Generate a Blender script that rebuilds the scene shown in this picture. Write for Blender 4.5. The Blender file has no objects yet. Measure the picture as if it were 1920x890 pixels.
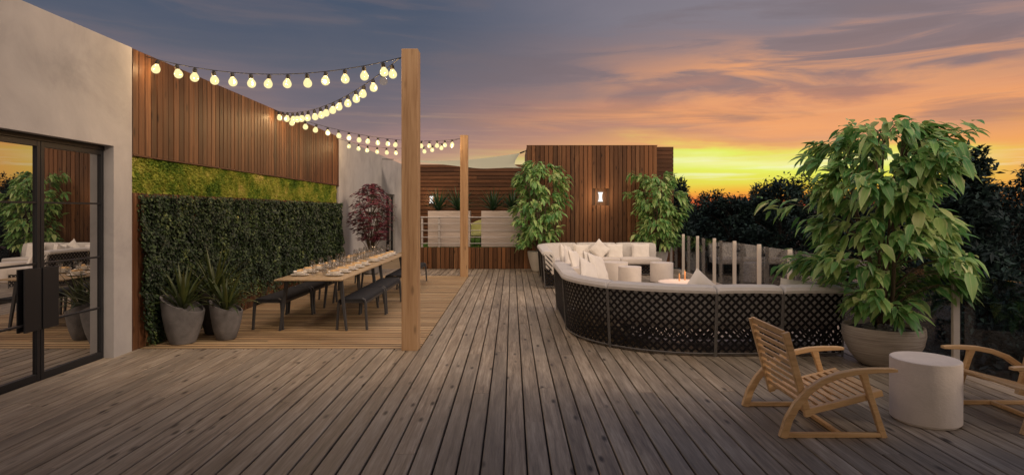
import bpy, math, random
from math import sin, cos, pi, radians, sqrt, atan2
from mathutils import Vector, Matrix, noise as mnoise
R = random.Random(7)
S = bpy.context.scene
COL = S.collection
F, CX, HY, H = 1130.0, 960.0, 396.0, 1.65      # measured from the photograph: focal (px), horizon, eye height

# ------------------------------------------------------------------ helpers
def tag(o, label=None, cat=None, group=None, kind=None):
    if label: o['label'] = label
    if cat: o['category'] = cat
    if group: o['group'] = group
    if kind: o['kind'] = kind
    return o
def empty(name, loc=(0, 0, 0), rz=0, label=None, cat=None, group=None):
    o = bpy.data.objects.new(name, None); COL.objects.link(o)
    o.location = loc; o.rotation_euler = (0, 0, rz); o.empty_display_size = .1
    return tag(o, label, cat, group)
def copy_tree(o, parent=None):
    c = o.copy(); COL.objects.link(c); c.parent = parent
    for ch in list(o.children): copy_tree(ch, c)
    return c
class MB:
    def __init__(s): s.v = []; s.f = []; s.uv = []; s.m = []; s.mi = 0; s.useuv = False
    def add(s, vs, fs, uvs=None):
        b = len(s.v); s.v.extend(vs)
        for f in fs: s.f.append(tuple(b + i for i in f)); s.m.append(s.mi)
        if uvs is not None: s.useuv = True; s.uv.extend(uvs)
        else: s.uv.extend([(0, 0)] * len(vs))
    def box(s, x0, x1, y0, y1, z0, z1):
        s.add([(x0,y0,z0),(x1,y0,z0),(x1,y1,z0),(x0,y1,z0),(x0,y0,z1),(x1,y0,z1),(x1,y1,z1),(x0,y1,z1)],
              [(0,3,2,1),(4,5,6,7),(0,1,5,4),(1,2,6,5),(2,3,7,6),(3,0,4,7)])
    def bbox(s, x0, x1, y0, y1, z0, z1, b=.004):
        # bevelled box: 24 vertices
        X = (x0, x1); Y = (y0, y1); Z = (z0, z1); vs = []; idx = {}
        for i in (0,1):
            for j in (0,1):
                for k in (0,1):
                    sx = 1-2*i; sy = 1-2*j; sz = 1-2*k
                    for a in range(3):
                        p = [X[i]+sx*b, Y[j]+sy*b, Z[k]+sz*b]
                        p[a] = (X[i], Y[j], Z[k])[a]
                        idx[(i,j,k,a)] = len(vs); vs.append(tuple(p))
        fs = []
        for a in range(3):
            o = [q for q in range(3) if q != a]
            for e in (0,1):
                ring = []
                for (p, q) in ((0,0),(1,0),(1,1),(0,1)):
                    c = [0,0,0]; c[a] = e; c[o[0]] = p; c[o[1]] = q
                    ring.append(idx[(c[0],c[1],c[2],a)])
                fs.append(tuple(ring))
        for a in range(3):       # edges along axis a
            o = [q for q in range(3) if q != a]
            for p in (0,1):
                for q in (0,1):
                    c0 = [0,0,0]; c0[o[0]] = p; c0[o[1]] = q; c1 = list(c0); c1[a] = 1
                    fs.append((idx[(*c0,o[0])], idx[(*c0,o[1])], idx[(*c1,o[1])], idx[(*c1,o[0])]))
        for i in (0,1):
            for j in (0,1):
                for k in (0,1): fs.append((idx[(i,j,k,0)], idx[(i,j,k,1)], idx[(i,j,k,2)]))
        s.add(vs, fs)
    def tube(s, pts, r, n=6, cap=True):
        pts = [Vector(p) for p in pts]; m = len(pts)
        rs = r if isinstance(r, (list, tuple)) else [r]*m
        vs = []; fs = []; up = None
        for i, p in enumerate(pts):
            t = (pts[min(i+1, m-1)] - pts[max(i-1, 0)])
            if t.length < 1e-9: t = Vector((0,0,1))
            t.normalize()
            if up is None: up = Vector((0,0,1)) if abs(t.z) < .9 else Vector((1,0,0))
            a = t.cross(up); 
            if a.length < 1e-6: a = t.orthogonal()
            a.normalize(); b = a.cross(t); up = b
            for k in range(n):
                an = 2*pi*k/n
                vs.append(tuple(p + (a*cos(an) + b*sin(an))*rs[i]))
        for i in range(m-1):
            for k in range(n):
                k2 = (k+1) % n
                fs.append((i*n+k, i*n+k2, (i+1)*n+k2, (i+1)*n+k))
        if cap: fs.append(tuple(range(n-1, -1, -1))); fs.append(tuple((m-1)*n+k for k in range(n)))
        s.add(vs, fs)
    def bar(s, pts, w, h, side):
        # rectangular section swept along pts; side = constant sideways vector, w along it, h across
        pts = [Vector(p) for p in pts]; sd = Vector(side).normalized(); m = len(pts); vs = []; fs = []
        hs = h if isinstance(h, (list, tuple)) else [h]*m
        for i, p in enumerate(pts):
            t = (pts[min(i+1, m-1)] - pts[max(i-1, 0)]).normalized()
            u = sd.cross(t).normalized()
            ch = min(w, hs[i]) * .12
            for (a, b) in ((-1,-1),(1,-1),(1,1),(-1,1)):
                # two verts per corner for a small chamfer
                A = a*w/2; B = b*hs[i]/2
                c1 = p + sd*(A - a*ch) + u*B; c2 = p + sd*A + u*(B - b*ch)
                if (a, b) in ((-1,-1),(1,1)): vs.append(tuple(c2)); vs.append(tuple(c1))
                else: vs.append(tuple(c1)); vs.append(tuple(c2))
        n = 8
        for i in range(m-1):
            for k in range(n):
                k2 = (k+1) % n
                fs.append((i*n+k, i*n+k2, (i+1)*n+k2, (i+1)*n+k))
        fs.append(tuple(range(n-1, -1, -1))); fs.append(tuple((m-1)*n+k for k in range(n)))
        s.add(vs, fs)
    def lathe(s, prof, n=32, c=(0,0,0), tilt=None, closed=False):
        vs = []; fs = []; m = len(prof)
        for (r, z) in prof:
            for k in range(n):
                a = 2*pi*k/n; x = r*cos(a); y = r*sin(a)
                zz = z + (tilt(x, y, z) if tilt else 0)
                vs.append((c[0]+x, c[1]+y, c[2]+zz))
        for i in range(m-1):
            for k in range(n):
                k2 = (k+1) % n; fs.append((i*n+k, i*n+k2, (i+1)*n+k2, (i+1)*n+k))
        if prof[0][0] > 1e-6: fs.append(tuple(range(n-1,-1,-1)))
        if prof[-1][0] > 1e-6: fs.append(tuple((m-1)*n+k for k in range(n)))
        s.add(vs, fs)
    def build(s, name, mat, parent=None, smooth=False, loc=None):
        me = bpy.data.meshes.new(name); me.from_pydata(s.v, [], s.f)
        for mm in (mat if isinstance(mat, (list, tuple)) else [mat]): me.materials.append(mm)
        if s.useuv:
            ul = me.uv_layers.new(name='UVMap'); n = len(me.loops)
            vi = [0]*n; me.loops.foreach_get('vertex_index', vi)
            flat = []
            for i in vi: flat.extend(s.uv[i])
            ul.data.foreach_set('uv', flat)
        if any(s.m): me.polygons.foreach_set('material_index', s.m)
        if smooth is True: me.polygons.foreach_set('use_smooth', [True]*len(me.polygons))
        me.validate(); me.update()
        if smooth == 'auto':
            me.polygons.foreach_set('use_smooth', [True]*len(me.polygons))
            me.set_sharp_from_angle(angle=radians(38))
        o = bpy.data.objects.new(name, me); COL.objects.link(o)
        if parent: o.parent = parent
        if loc: o.location = loc
        return o

# ------------------------------------------------------------------ materials
def srgb(r, g, b):
    f = lambda c: (c/255/12.92) if c/255 <= .04045 else ((c/255+.055)/1.055)**2.4
    return (f(r), f(g), f(b), 1)
class NT:
    def __init__(s, name, world=None):
        if world: s.t = world.node_tree
        else: s.mat = bpy.data.materials.new(name); s.mat.use_nodes = True; s.t = s.mat.node_tree
        s.t.nodes.clear()
    def n(s, typ, **kw):
        nd = s.t.nodes.new('ShaderNode' + typ)
        for k, v in kw.items():
            if k.startswith('i_'):
                key = k[2:].replace('_', ' ')
                nd.inputs[key].default_value = v
            elif k.startswith('x'): nd.inputs[int(k[1:])].default_value = v
            else: setattr(nd, k, v)
        return nd
    def l(s, a, b): s.t.links.new(a, b)
    def math(s, op, a, b=None, clamp=False):
        m = s.n('Math', operation=op); m.use_clamp = clamp
        for i, q in enumerate((a, b)):
            if q is None: continue
            if isinstance(q, (int, float)): m.inputs[i].default_value = q
            else: s.l(q, m.inputs[i])
        return m.outputs[0]
    def mix(s, f, a, b, mode='MIX'):
        m = s.n('Mix', data_type='RGBA', blend_type=mode)
        for sock, q in ((m.inputs[0], f), (m.inputs[6], a), (m.inputs[7], b)):
            if isinstance(q, (int, float)): sock.default_value = q
            elif isinstance(q, tuple): sock.default_value = q
            else: s.l(q, sock)
        return m.outputs[2]
    def ramp(s, f, stops, interp='LINEAR'):
        r = s.n('ValToRGB'); cr = r.color_ramp; cr.interpolation = interp
        while len(cr.elements) < len(stops): cr.elements.new(.5)
        for e, (p, c) in zip(cr.elements, stops): e.position = p; e.color = c
        s.l(f, r.inputs[0]); return r.outputs[0]
    def coords(s, scale=(1,1,1), rnd=True, kind='Object'):
        tc = s.n('TexCoord'); v = tc.outputs[kind]
        if rnd:
            g = s.n('NewGeometry'); m = s.n('VectorMath', operation='SCALE')
            cmb = s.n('CombineXYZ'); 
            r = g.outputs['Random Per Island']
            s.l(s.math('MULTIPLY', r, 57.0), cmb.inputs[0]); s.l(s.math('MULTIPLY', r, 131.0), cmb.inputs[1]); s.l(s.math('MULTIPLY', r, 83.0), cmb.inputs[2])
            a = s.n('VectorMath', operation='ADD'); s.l(v, a.inputs[0]); s.l(cmb.outputs[0], a.inputs[1]); v = a.outputs[0]
        mp = s.n('Mapping'); mp.inputs['Scale'].default_value = scale; s.l(v, mp.inputs[0])
        return mp.outputs[0]
    def noise(s, vec, sc, det=4, rough=.55, dist=0):
        nd = s.n('TexNoise'); nd.inputs['Scale'].default_value = sc; nd.inputs['Detail'].default_value = det
        nd.inputs['Roughness'].default_value = rough; nd.inputs['Distortion'].default_value = dist
        if vec is not None: s.l(vec, nd.inputs['Vector'])
        return nd.outputs[0]
    def bsdf(s, col, rough=.6, bump=None, bstr=.3, bdist=.01, metal=0, spec=.5, **kw):
        p = s.n('BsdfPrincipled')
        if isinstance(col, tuple): p.inputs['Base Color'].default_value = col
        else: s.l(col, p.inputs['Base Color'])
        if isinstance(rough, (int, float)): p.inputs['Roughness'].default_value = rough
        else: s.l(rough, p.inputs['Roughness'])
        p.inputs['Metallic'].default_value = metal; p.inputs['Specular IOR Level'].default_value = spec
        for k, v in kw.items(): p.inputs[k.replace('_', ' ')].default_value = v
        if bump is not None:
            b = s.n('Bump'); b.inputs['Strength'].default_value = bstr; b.inputs['Distance'].default_value = bdist
            s.l(bump, b.inputs['Height']); s.l(b.outputs[0], p.inputs['Normal'])
        return p
    def out(s, sh):
        o = s.n('OutputMaterial'); s.l(sh if not hasattr(sh, 'outputs') else sh.outputs[0], o.inputs[0]); return s.mat

def wood(name, dark, mid, light, axis, gs=1.0, rough=.65, tint=.35, knots=0.0, tintcol=None, spec=.3, rough2=None, stain=0.0):
    t = NT(name)
    sc = {'x': (1.2, 22, 22), 'y': (22, 1.2, 22), 'z': (22, 22, 1.2)}[axis]
    v = t.coords(tuple(q*gs for q in sc))
    g1 = t.noise(v, 1.0, 6, .62, .4)
    g2 = t.noise(v, 3.4, 3, .6, 0)
    f = t.math('ADD', t.math('MULTIPLY', g1, .7), t.math('MULTIPLY', g2, .3))
    c = t.ramp(f, [(.28, dark), (.5, mid), (.72, light)])
    geo = t.n('NewGeometry'); rnd = geo.outputs['Random Per Island']
    if tintcol is not None:
        c = t.mix(t.math('MULTIPLY', t.math('FRACT', t.math('MULTIPLY', rnd, 7.31)), tint), c, tintcol)
    val = t.math('ADD', t.math('MULTIPLY', rnd, tint*1.2), 1-tint*.6)
    hs = t.n('HueSaturation'); t.l(c, hs.inputs['Color']); t.l(val, hs.inputs['Value'])
    c = hs.outputs[0]
    if knots:
        ks = {'x': (2.2, 7, 7), 'y': (7, 2.2, 7), 'z': (7, 7, 2.2)}[axis]
        kv = t.coords(ks)
        vo = t.n('TexVoronoi'); vo.inputs['Scale'].default_value = 1.0; t.l(kv, vo.inputs['Vector'])
        kn = t.ramp(vo.outputs['Distance'], [(.06, (1,1,1,1)), (.17, (0,0,0,1))])
        c = t.mix(t.math('MULTIPLY', kn, knots), c, tuple(q*.35 for q in dark[:3]) + (1,))
    if stain:
        sv = t.coords((1,1,1), rnd=False)
        sn = t.noise(sv, .9, 5, .6, .6)
        c = t.mix(t.math('MULTIPLY', t.ramp(sn, [(.42, (0,0,0,1)), (.62, (1,1,1,1))]), stain), c, tuple(q*.6 for q in mid[:3]) + (1,))
    rr = t.math('ADD', t.math('MULTIPLY', g1, .3), rough-.15)
    return t.out(t.bsdf(c, rr, f, .35, .004, spec=spec))
M = {}
M['deck'] = wood('deck_wood', (.055,.035,.022,1), (.28,.225,.16,1), (.53,.455,.35,1), 'y', 1.25, .55, .34, .95, (.24,.22,.18,1), .45, stain=.25)
M['strip'] = wood('strip_wood', (.16,.10,.05,1), (.38,.28,.155,1), (.55,.44,.28,1), 'x', .8, .55, .5, .3, (.36,.21,.10,1), .3, stain=.25)
M['cedar'] = wood('cedar_wood', (.018,.008,.004,1), (.095,.042,.019,1), (.20,.10,.047,1), 'z', .8, .55, .75, .75, (.07,.028,.012,1))
M['cedar_far'] = wood('cedar_far_wood', (.025,.011,.005,1), (.12,.056,.025,1), (.24,.125,.058,1), 'z', .8, .55, .75, .8, (.17,.07,.026,1))
M['cedar_h'] = wood('cedar_flat_wood', (.045,.018,.008,1), (.11,.046,.019,1), (.18,.08,.036,1), 'x', .8, .6, .5, .3, (.07,.028,.012,1))
M['post'] = wood('post_wood', (.22,.12,.055,1), (.39,.245,.13,1), (.48,.33,.19,1), 'z', .6, .55, .1, .55)
M['teak'] = wood('teak_wood', (.42,.25,.11,1), (.64,.42,.21,1), (.74,.52,.29,1), 'x', .9, .42, .2, 0, spec=.45)
M['planter'] = wood('planter_wood', (.30,.26,.24,1), (.52,.46,.43,1), (.62,.56,.53,1), 'x', .7, .6, .2, .2)
M['tabletop'] = wood('tabletop_wood', (.27,.19,.10,1), (.38,.28,.165,1), (.45,.35,.22,1), 'y', .8, .35, .2, 0)
M['bark'] = wood('bark', (.05,.035,.022,1), (.12,.09,.06,1), (.2,.16,.11,1), 'z', 1.5, .85, .1)
def plain(name, col, rough=.5, metal=0, nscale=0, namt=0, bump=0, spec=.5, detail=5):
    t = NT(name)
    if nscale:
        v = t.coords((1,1,1), rnd=False); nn = t.noise(v, nscale, detail, .6)
        c = t.mix(nn, tuple(q*(1-namt) for q in col[:3])+(1,), tuple(min(1, q*(1+namt)) for q in col[:3])+(1,))
        return t.out(t.bsdf(c, rough, nn if bump else None, bump, .01, metal, spec))
    return t.out(t.bsdf(col, rough, metal=metal, spec=spec))
def plaster():
    t = NT('plaster'); v = t.coords((1,1,1), rnd=False)
    a = t.noise(v, 1.1, 6, .62, .5); b = t.noise(v, 40, 3, .6)
    c = t.ramp(a, [(.3, (.29,.285,.285,1)), (.5, (.385,.375,.37,1)), (.7, (.45,.44,.43,1))])
    mp = t.coords((2,2,.35), rnd=False); st = t.noise(mp, 2.2, 5, .6)
    c = t.mix(t.math('MULTIPLY', t.ramp(st, [(.5, (0,0,0,1)), (.75, (1,1,1,1))]), .25), c, (.42,.40,.38,1))
    return t.out(t.bsdf(c, .9, t.math('ADD', a, t.math('MULTIPLY', b, .15)), .35, .02, spec=.2))
M['plaster'] = plaster()
M['black_metal'] = plain('black_metal', (.02,.021,.024,1), .4, .3)
M['charcoal'] = plain('charcoal_metal', (.038,.039,.042,1), .5, 0, 30, .2)
M['steel'] = plain('brushed_steel', (.66,.60,.52,1), .42, .25, 12, .08)
M['railing'] = plain('railing_metal', (.42,.41,.42,1), .45, .3)
M['cord'] = plain('black_rubber', (.012,.012,.012,1), .6)
def stone_mat(name, col, banded=0, amt=.3, rough=.8):
    t = NT(name); v = t.coords((1,1,1), rnd=False)
    a = t.noise(v, 5, 7, .65, .4); b = t.noise(v, 60, 3, .6)
    c = t.mix(a, tuple(q*(1-amt) for q in col)+(1,), tuple(min(1,q*(1+amt)) for q in col)+(1,))
    h = t.math('ADD', a, t.math('MULTIPLY', b, .3))
    if banded:
        mp = t.coords((2.5,2.5,95), rnd=False); bd = t.noise(mp, 1, 3, .5, .3)
        c = t.mix(t.math('MULTIPLY', t.ramp(bd, [(.35,(1,1,1,1)),(.55,(0,0,0,1))]), banded), c, tuple(q*.45 for q in col)+(1,))
        h = t.math('ADD', t.math('MULTIPLY', h, .2), bd)
    return t.out(t.bsdf(c, rough, h, .5, .012, spec=.25))
M['concrete'] = stone_mat('pale_concrete', (.68,.62,.56), 0, .2, .7)
M['pot_pale'] = stone_mat('pale_pot_stone', (.55,.52,.47), 0, .15)
M['pot_ribbed'] = stone_mat('ribbed_pot_stone', (.42,.37,.31), .6, .15)
M['pot_grey'] = stone_mat('grey_pot_stone', (.135,.13,.13), 0, .8)
M['pot_dark'] = stone_mat('dark_pot_stone', (.05,.045,.04), 0, .4)
M['pebble'] = stone_mat('pebble_stone', (.20,.20,.20), 0, .35, .55)
M['soil'] = plain('soil', (.035,.025,.018,1), .95, 0, 40, .5, .6)
def fabric(name, col, amt=.06, sheen=.2):
    t = NT(name); v = t.coords((1,1,1), rnd=False)
    a = t.noise(v, 6, 4, .6); b = t.noise(v, 260, 2, .5)
    c = t.mix(a, tuple(q*(1-amt) for q in col)+(1,), tuple(min(1,q*(1+amt)) for q in col)+(1,))
    p = t.bsdf(c, .85, t.math('ADD', t.math('MULTIPLY', a, 1.0), t.math('MULTIPLY', b, .12)), .5, .03, spec=.15)
    p.inputs['Sheen Weight'].default_value = sheen
    return t.out(p)
M['cushion'] = fabric('cushion_fabric', (.56,.535,.50))
M['seat_fabric'] = fabric('seat_fabric', (.60,.55,.50))
M['pillow'] = fabric('pillow_fabric', (.74,.70,.64))
M['sling'] = fabric('charcoal_sling', (.024,.025,.028), .2, 0)
M['yellow'] = fabric('pale_yellow_weave', (.50,.50,.20), .1)
def wick():
    t = NT('wicker'); v = t.coords((1,1,1), rnd=False)
    a = t.noise(v, 90, 3, .6)
    c = t.mix(a, (.004,.004,.005,1), (.014,.013,.015,1))
    return t.out(t.bsdf(c, .45, a, .4, .003, spec=.22))
M['wicker'] = wick()
M['strap'] = plain('grey_webbing', (.10,.095,.09,1), .6, 0, 50, .3)
def leafmat(name, stops, edge=None, clump=2.2, rough=.42, trans=.25, tcol=None, rw=.62, nw=.95, off=.3):
    t = NT(name); g = t.n('NewGeometry'); rnd = g.outputs['Random Per Island']
    v = t.coords((1,1,1), rnd=False); nn = t.noise(v, clump, 3, .6)
    f = t.math('ADD', t.math('MULTIPLY', rnd, rw), t.math('MULTIPLY', t.math('SUBTRACT', nn, off), nw), True)
    c = t.ramp(f, stops)
    if edge is not None:
        uv = t.n('UVMap'); sp = t.n('SeparateXYZ'); t.l(uv.outputs[0], sp.inputs[0])
        d = t.math('ABSOLUTE', t.math('SUBTRACT', sp.outputs[0], .5))
        vn = t.noise(t.coords((1,1,1)), 25, 3, .6)
        e = t.ramp(t.math('ADD', d, t.math('MULTIPLY', t.math('SUBTRACT', vn, .5), .35)), [(.26,(0,0,0,1)),(.42,(1,1,1,1))])
        amt = t.math('MULTIPLY', e, t.math('FRACT', t.math('MULTIPLY', rnd, 13.7)))
        c = t.mix(t.math('MULTIPLY', amt, .85), c, edge)
        rib = t.ramp(d, [(.0,(1,1,1,1)),(.035,(0,0,0,1))]); c = t.mix(t.math('MULTIPLY', rib, .4), c, edge)
    p = t.bsdf(c, rough, spec=.4)
    tr = t.n('BsdfTranslucent'); t.l(c if tcol is None else t.mix(.5, c, tcol), tr.inputs[0])
    ms = t.n('MixShader'); ms.inputs[0].default_value = trans
    t.l(p.outputs[0], ms.inputs[1]); t.l(tr.outputs[0], ms.inputs[2])
    return t.out(ms)
M['ficus'] = leafmat('ficus_leaf', [(.0,(.04,.15,.05,1)),(.3,(.11,.30,.08,1)),(.55,(.24,.45,.13,1)),(.8,(.48,.60,.22,1)),(1,(.72,.72,.38,1))], (.66,.66,.36,1), trans=.35)
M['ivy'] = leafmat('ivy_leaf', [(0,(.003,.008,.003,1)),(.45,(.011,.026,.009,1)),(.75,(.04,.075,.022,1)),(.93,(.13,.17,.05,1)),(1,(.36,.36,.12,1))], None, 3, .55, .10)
M['moss'] = leafmat(rw=.35, nw=2.1, off=.36, name='moss_tuft', stops=[(0,(.05,.11,.015,1)),(.3,(.13,.22,.022,1)),(.55,(.29,.33,.045,1)),(.8,(.44,.43,.09,1)),(1,(.60,.48,.20,1))], edge=None, clump=2.1, rough=.85, trans=.15)
M['agave'] = leafmat('strap_leaf', [(0,(.018,.032,.009,1)),(.5,(.045,.065,.016,1)),(1,(.11,.12,.035,1))], None, 5, .4, .15)
M['yucca'] = leafmat('spiky_leaf', [(0,(.010,.035,.018,1)),(.5,(.03,.075,.03,1)),(1,(.09,.15,.05,1))], None, 5, .4, .15)
M['maple'] = leafmat('maple_leaf', [(0,(.05,.014,.025,1)),(.5,(.13,.032,.05,1)),(1,(.24,.07,.085,1))], None, 5, .5, .2)
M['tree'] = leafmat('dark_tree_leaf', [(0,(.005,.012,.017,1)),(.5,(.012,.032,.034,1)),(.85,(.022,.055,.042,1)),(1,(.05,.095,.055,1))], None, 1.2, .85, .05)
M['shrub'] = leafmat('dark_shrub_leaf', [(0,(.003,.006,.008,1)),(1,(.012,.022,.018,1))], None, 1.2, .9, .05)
M['treebark'] = plain('dark_bark', (.022,.018,.016,1), .9, 0, 8, .4)
M['grass'] = leafmat('grass_blade', [(0,(.05,.12,.02,1)),(1,(.14,.26,.05,1))], None, 3, .7, .2)
def ground_mat(name, a, b, sc):
    t = NT(name); v = t.coords((1,1,1), rnd=False); n1 = t.noise(v, sc, 7, .65)
    return t.out(t.bsdf(t.mix(n1, a, b), .95, n1, .4, .1, spec=.1))
M['ground'] = ground_mat('ground_earth', (.012,.012,.010,1), (.04,.03,.027,1), .12)
M['hill'] = ground_mat('hill_scrub', (.03,.022,.026,1), (.075,.05,.052,1), .01)
M['turf'] = ground_mat('turf', (.05,.11,.02,1), (.11,.20,.04,1), 3)
def door_glass():
    t = NT('dark_door_glass')
    fr = t.n('Fresnel'); fr.inputs[0].default_value = 1.5
    gl = t.n('BsdfGlossy'); gl.inputs['Roughness'].default_value = 0.0; gl.inputs[0].default_value = (.86,.85,.84,1)
    df = t.n('BsdfDiffuse'); df.inputs[0].default_value = (.012,.012,.014,1)
    ms = t.n('MixShader'); t.l(t.math('ADD', t.math('MULTIPLY', fr.outputs[0], .5), .62, True), ms.inputs[0])
    t.l(df.outputs[0], ms.inputs[1]); t.l(gl.outputs[0], ms.inputs[2]); return t.out(ms)
M['door_glass'] = door_glass()
def clear_glass(name, ior=1.55, tint=(.86,.88,.90,1)):
    t = NT(name); fr = t.n('Fresnel'); ge = t.n('NewGeometry')
    t.l(t.math('ADD', t.math('MULTIPLY', ge.outputs['Backfacing'], 1/ior-ior), ior), fr.inputs[0])
    gl = t.n('BsdfGlossy'); gl.inputs['Roughness'].default_value = 0.0; gl.inputs[0].default_value = (1,1,1,1)
    tr = t.n('BsdfTransparent'); tr.inputs[0].default_value = tint
    ms = t.n('MixShader'); t.l(fr.outputs[0], ms.inputs[0]); t.l(tr.outputs[0], ms.inputs[1]); t.l(gl.outputs[0], ms.inputs[2])
    return t.out(ms)
M['glass'] = clear_glass('balustrade_glass', 1.5, (.62,.65,.72,1))
M['tumbler'] = clear_glass('tumbler_glass', 1.75, (.90,.90,.90,1))
M['china'] = plain('white_china', (.75,.72,.66,1), .25)
M['napkin'] = plain('straw_napkin', (.62,.42,.20,1), .8)
def bulb_mat(name, em, st, tr):
    t = NT(name); e = t.n('Emission'); e.inputs[0].default_value = em
    lw = t.n('LayerWeight'); lw.inputs[0].default_value = .35
    e.inputs[1].default_value = st
    tp = t.n('BsdfTransparent'); ms = t.n('MixShader'); ms.inputs[0].default_value = tr
    t.l(e.outputs[0], ms.inputs[1]); t.l(tp.outputs[0], ms.inputs[2])
    gl = t.n('BsdfGlossy'); gl.inputs['Roughness'].default_value = .05
    m2 = t.n('MixShader'); t.l(t.math('MULTIPLY', lw.outputs['Fresnel'], .25), m2.inputs[0]); t.l(ms.outputs[0], m2.inputs[1]); t.l(gl.outputs[0], m2.inputs[2])
    return t.out(m2)
M['bulb_lit'] = bulb_mat('lit_bulb_glass', (1,.84,.40,1), 1.25, .30)
M['bulb_core'] = bulb_mat('bulb_filament', (1,.86,.52,1), 4.0, .0)
M['bulb_off'] = bulb_mat('unlit_bulb_glass', (1,.75,.55,1), .25, .6)
def emis(name, col, st):
    t = NT(name); e = t.n('Emission'); e.inputs[0].default_value = col; e.inputs[1].default_value = st; return t.out(e)
M['lamp'] = emis('lamp_glow', (1,.95,.88,1), 1.2)
def sail_mat():
    t = NT('sail_cloth'); d = t.n('BsdfDiffuse'); d.inputs[0].default_value = (.60,.59,.42,1)
    tr = t.n('BsdfTranslucent'); tr.inputs[0].default_value = (.72,.71,.49,1)
    ms = t.n('MixShader'); ms.inputs[0].default_value = .68; t.l(d.outputs[0], ms.inputs[1]); t.l(tr.outputs[0], ms.inputs[2]); return t.out(ms)
M['sail'] = sail_mat()

# ------------------------------------------------------------------ setting: decks
def board_y(mb, x0, x1, y0, y1, zt, th=.028, c=.0045):
    vs = []
    for y in (y0, y1):
        vs += [(x0,y,zt-th),(x0,y,zt-c),(x0+c,y,zt),(x1-c,y,zt),(x1,y,zt-c),(x1,y,zt-th)]
    mb.add(vs, [(i,(i+1)%6,(i+1)%6+6,i+6) for i in range(6)] + [(5,4,3,2,1,0),(6,7,8,9,10,11)])
def board_x(mb, x0, x1, y0, y1, zt, th=.028, c=.003):
    vs = []
    for x in (x0, x1):
        vs += [(x,y0,zt-th),(x,y0,zt-c),(x,y0+c,zt),(x,y1-c,zt),(x,y1,zt-c),(x,y1,zt-th)]
    mb.add(vs, [(i,i+6,(i+1)%6+6,(i+1)%6) for i in range(6)] + [(0,1,2,3,4,5),(11,10,9,8,7,6)])
    for q in (0,1,3,4): mb.m[len(mb.m)-8+q] = 1  # side and chamfer faces take the painted gap shade
DX1, DYB = -1.11, 15.42; DY0 = 7.25; WX = -4.49
mb = MB(); P = .151; GAP = .0125
x = DX1 - P*24
k = 0
while x < 4.66:
    spans = [(-2.6, 17.28)]
    if x + P <= DX1 + .01:
        spans = [(-2.6, DY0 - .004)]
        spans.append((DYB + .004, 17.28))
        if x < WX - .12: spans = [(-2.6, DY0 - .004)]
        if x < WX - .32: x += P; continue
    for (a, b) in spans:
        y = a; first = True
        while y < b - .01:
            L = R.uniform(3.2, 5.2)
            if first: L = R.uniform(.6, 5); first = False
            y2 = min(b, y + L)
            if b - y2 < .5: y2 = b
            dz = R.uniform(-.0012, .0012); g = R.uniform(-.001, .001)
            board_y(mb, x + GAP/2 + g, x + P - GAP/2 + g, y + .0015, y2 - .0015, dz)
            y = y2
    x += P
deck = mb.build('deck', M['deck']); tag(deck, kind='structure')
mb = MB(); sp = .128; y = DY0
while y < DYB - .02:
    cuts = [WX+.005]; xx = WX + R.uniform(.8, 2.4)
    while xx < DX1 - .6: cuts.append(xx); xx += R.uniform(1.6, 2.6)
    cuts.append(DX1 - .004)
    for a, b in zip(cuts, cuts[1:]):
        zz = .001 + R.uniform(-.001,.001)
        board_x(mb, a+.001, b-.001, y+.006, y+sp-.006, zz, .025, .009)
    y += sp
sd = mb.build('dining_deck', [M['strip'], plain('strip_gap_shade', (.07,.04,.02,1), .9)]); tag(sd, kind='structure')  # second material paints the shade between strips onto their edges
mb = MB(); mb.box(-5.3, 4.72, -2.7, 17.29, -.35, -.032); mb.box(-5.3, -1.3, 17.29, 25, -.35, -.03)
tag(mb.build('deck_base', plain('dark_base', (.02,.015,.012,1), .9)), kind='structure')
mb = MB(); mb.box(-4.49, -3.0, 17.29, 24.55, -.02, 0.0)
tag(mb.build('path', M['strip']), kind='structure')

# ground far below the terrace, hills, building body
mb = MB(); N = 40
gz = -4.2
def gh(x, y):
    d = max(0, y-60)
    return gz + mnoise.noise(Vector((x*.01, y*.01, 3)))*1.0*min(1, d/60)
vs = []; fs = []
xs = [-1500 + 3000*i/60 for i in range(61)]; ys = [-120 + 2200*(j/60)**1.6 for j in range(61)]
for yv in ys:
    for xv in xs: vs.append((xv, yv, gh(xv, yv)))
for j in range(60):
    for i in range(60): a = j*61+i; fs.append((a, a+1, a+62, a+61))
mb.add(vs, fs); tag(mb.build('ground', M['ground'], smooth=True), kind='structure')
mb = MB(); vs = []; fs = []
for j in range(12):
    for i in range(120):
        a = -1.0 + 2.4*i/119; d = 420 + 60*j
        hgt = (sin(pi*j/11)) * (10 + 9*mnoise.noise(Vector((a*6, 1.3, 0))) + 4*mnoise.noise(Vector((a*21, 4.3, j*.4))))
        vs.append((sin(a)*d, cos(a)*d, gz - .5 + max(0, hgt)))
for j in range(11):
    for i in range(119): q = j*120+i; fs.append((q, q+1, q+121, q+120))
mb.add(vs, fs); tag(mb.build('hills', M['hill'], smooth=True), kind='structure')
mb = MB(); mb.box(-16, 4.70, -2.8, 25, gz, -.36)
tag(mb.build('terrace_base', M['plaster']), 'plastered lower storey carrying the roof terrace', 'building')

# ------------------------------------------------------------------ house wall (left)
WT = 3.58
house = empty('house', (WX, 5, 0), 0, 'pale plastered house wall beside the deck with large dark glass doors', 'building')
def ploc(mb, name, mat, par, smooth=False):
    o = mb.build(name, mat, par, smooth); o.matrix_parent_inverse = Matrix.Translation(-Vector(par.location)); return o
def wallpanel(mb, y0, y1, z0, z1, x0=WX-.3, x1=WX): mb.box(x0, x1, y0, y1, z0, z1)
OY0, OY1, OZ = 3.15, 6.795, 2.385
mb = MB(); 
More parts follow.
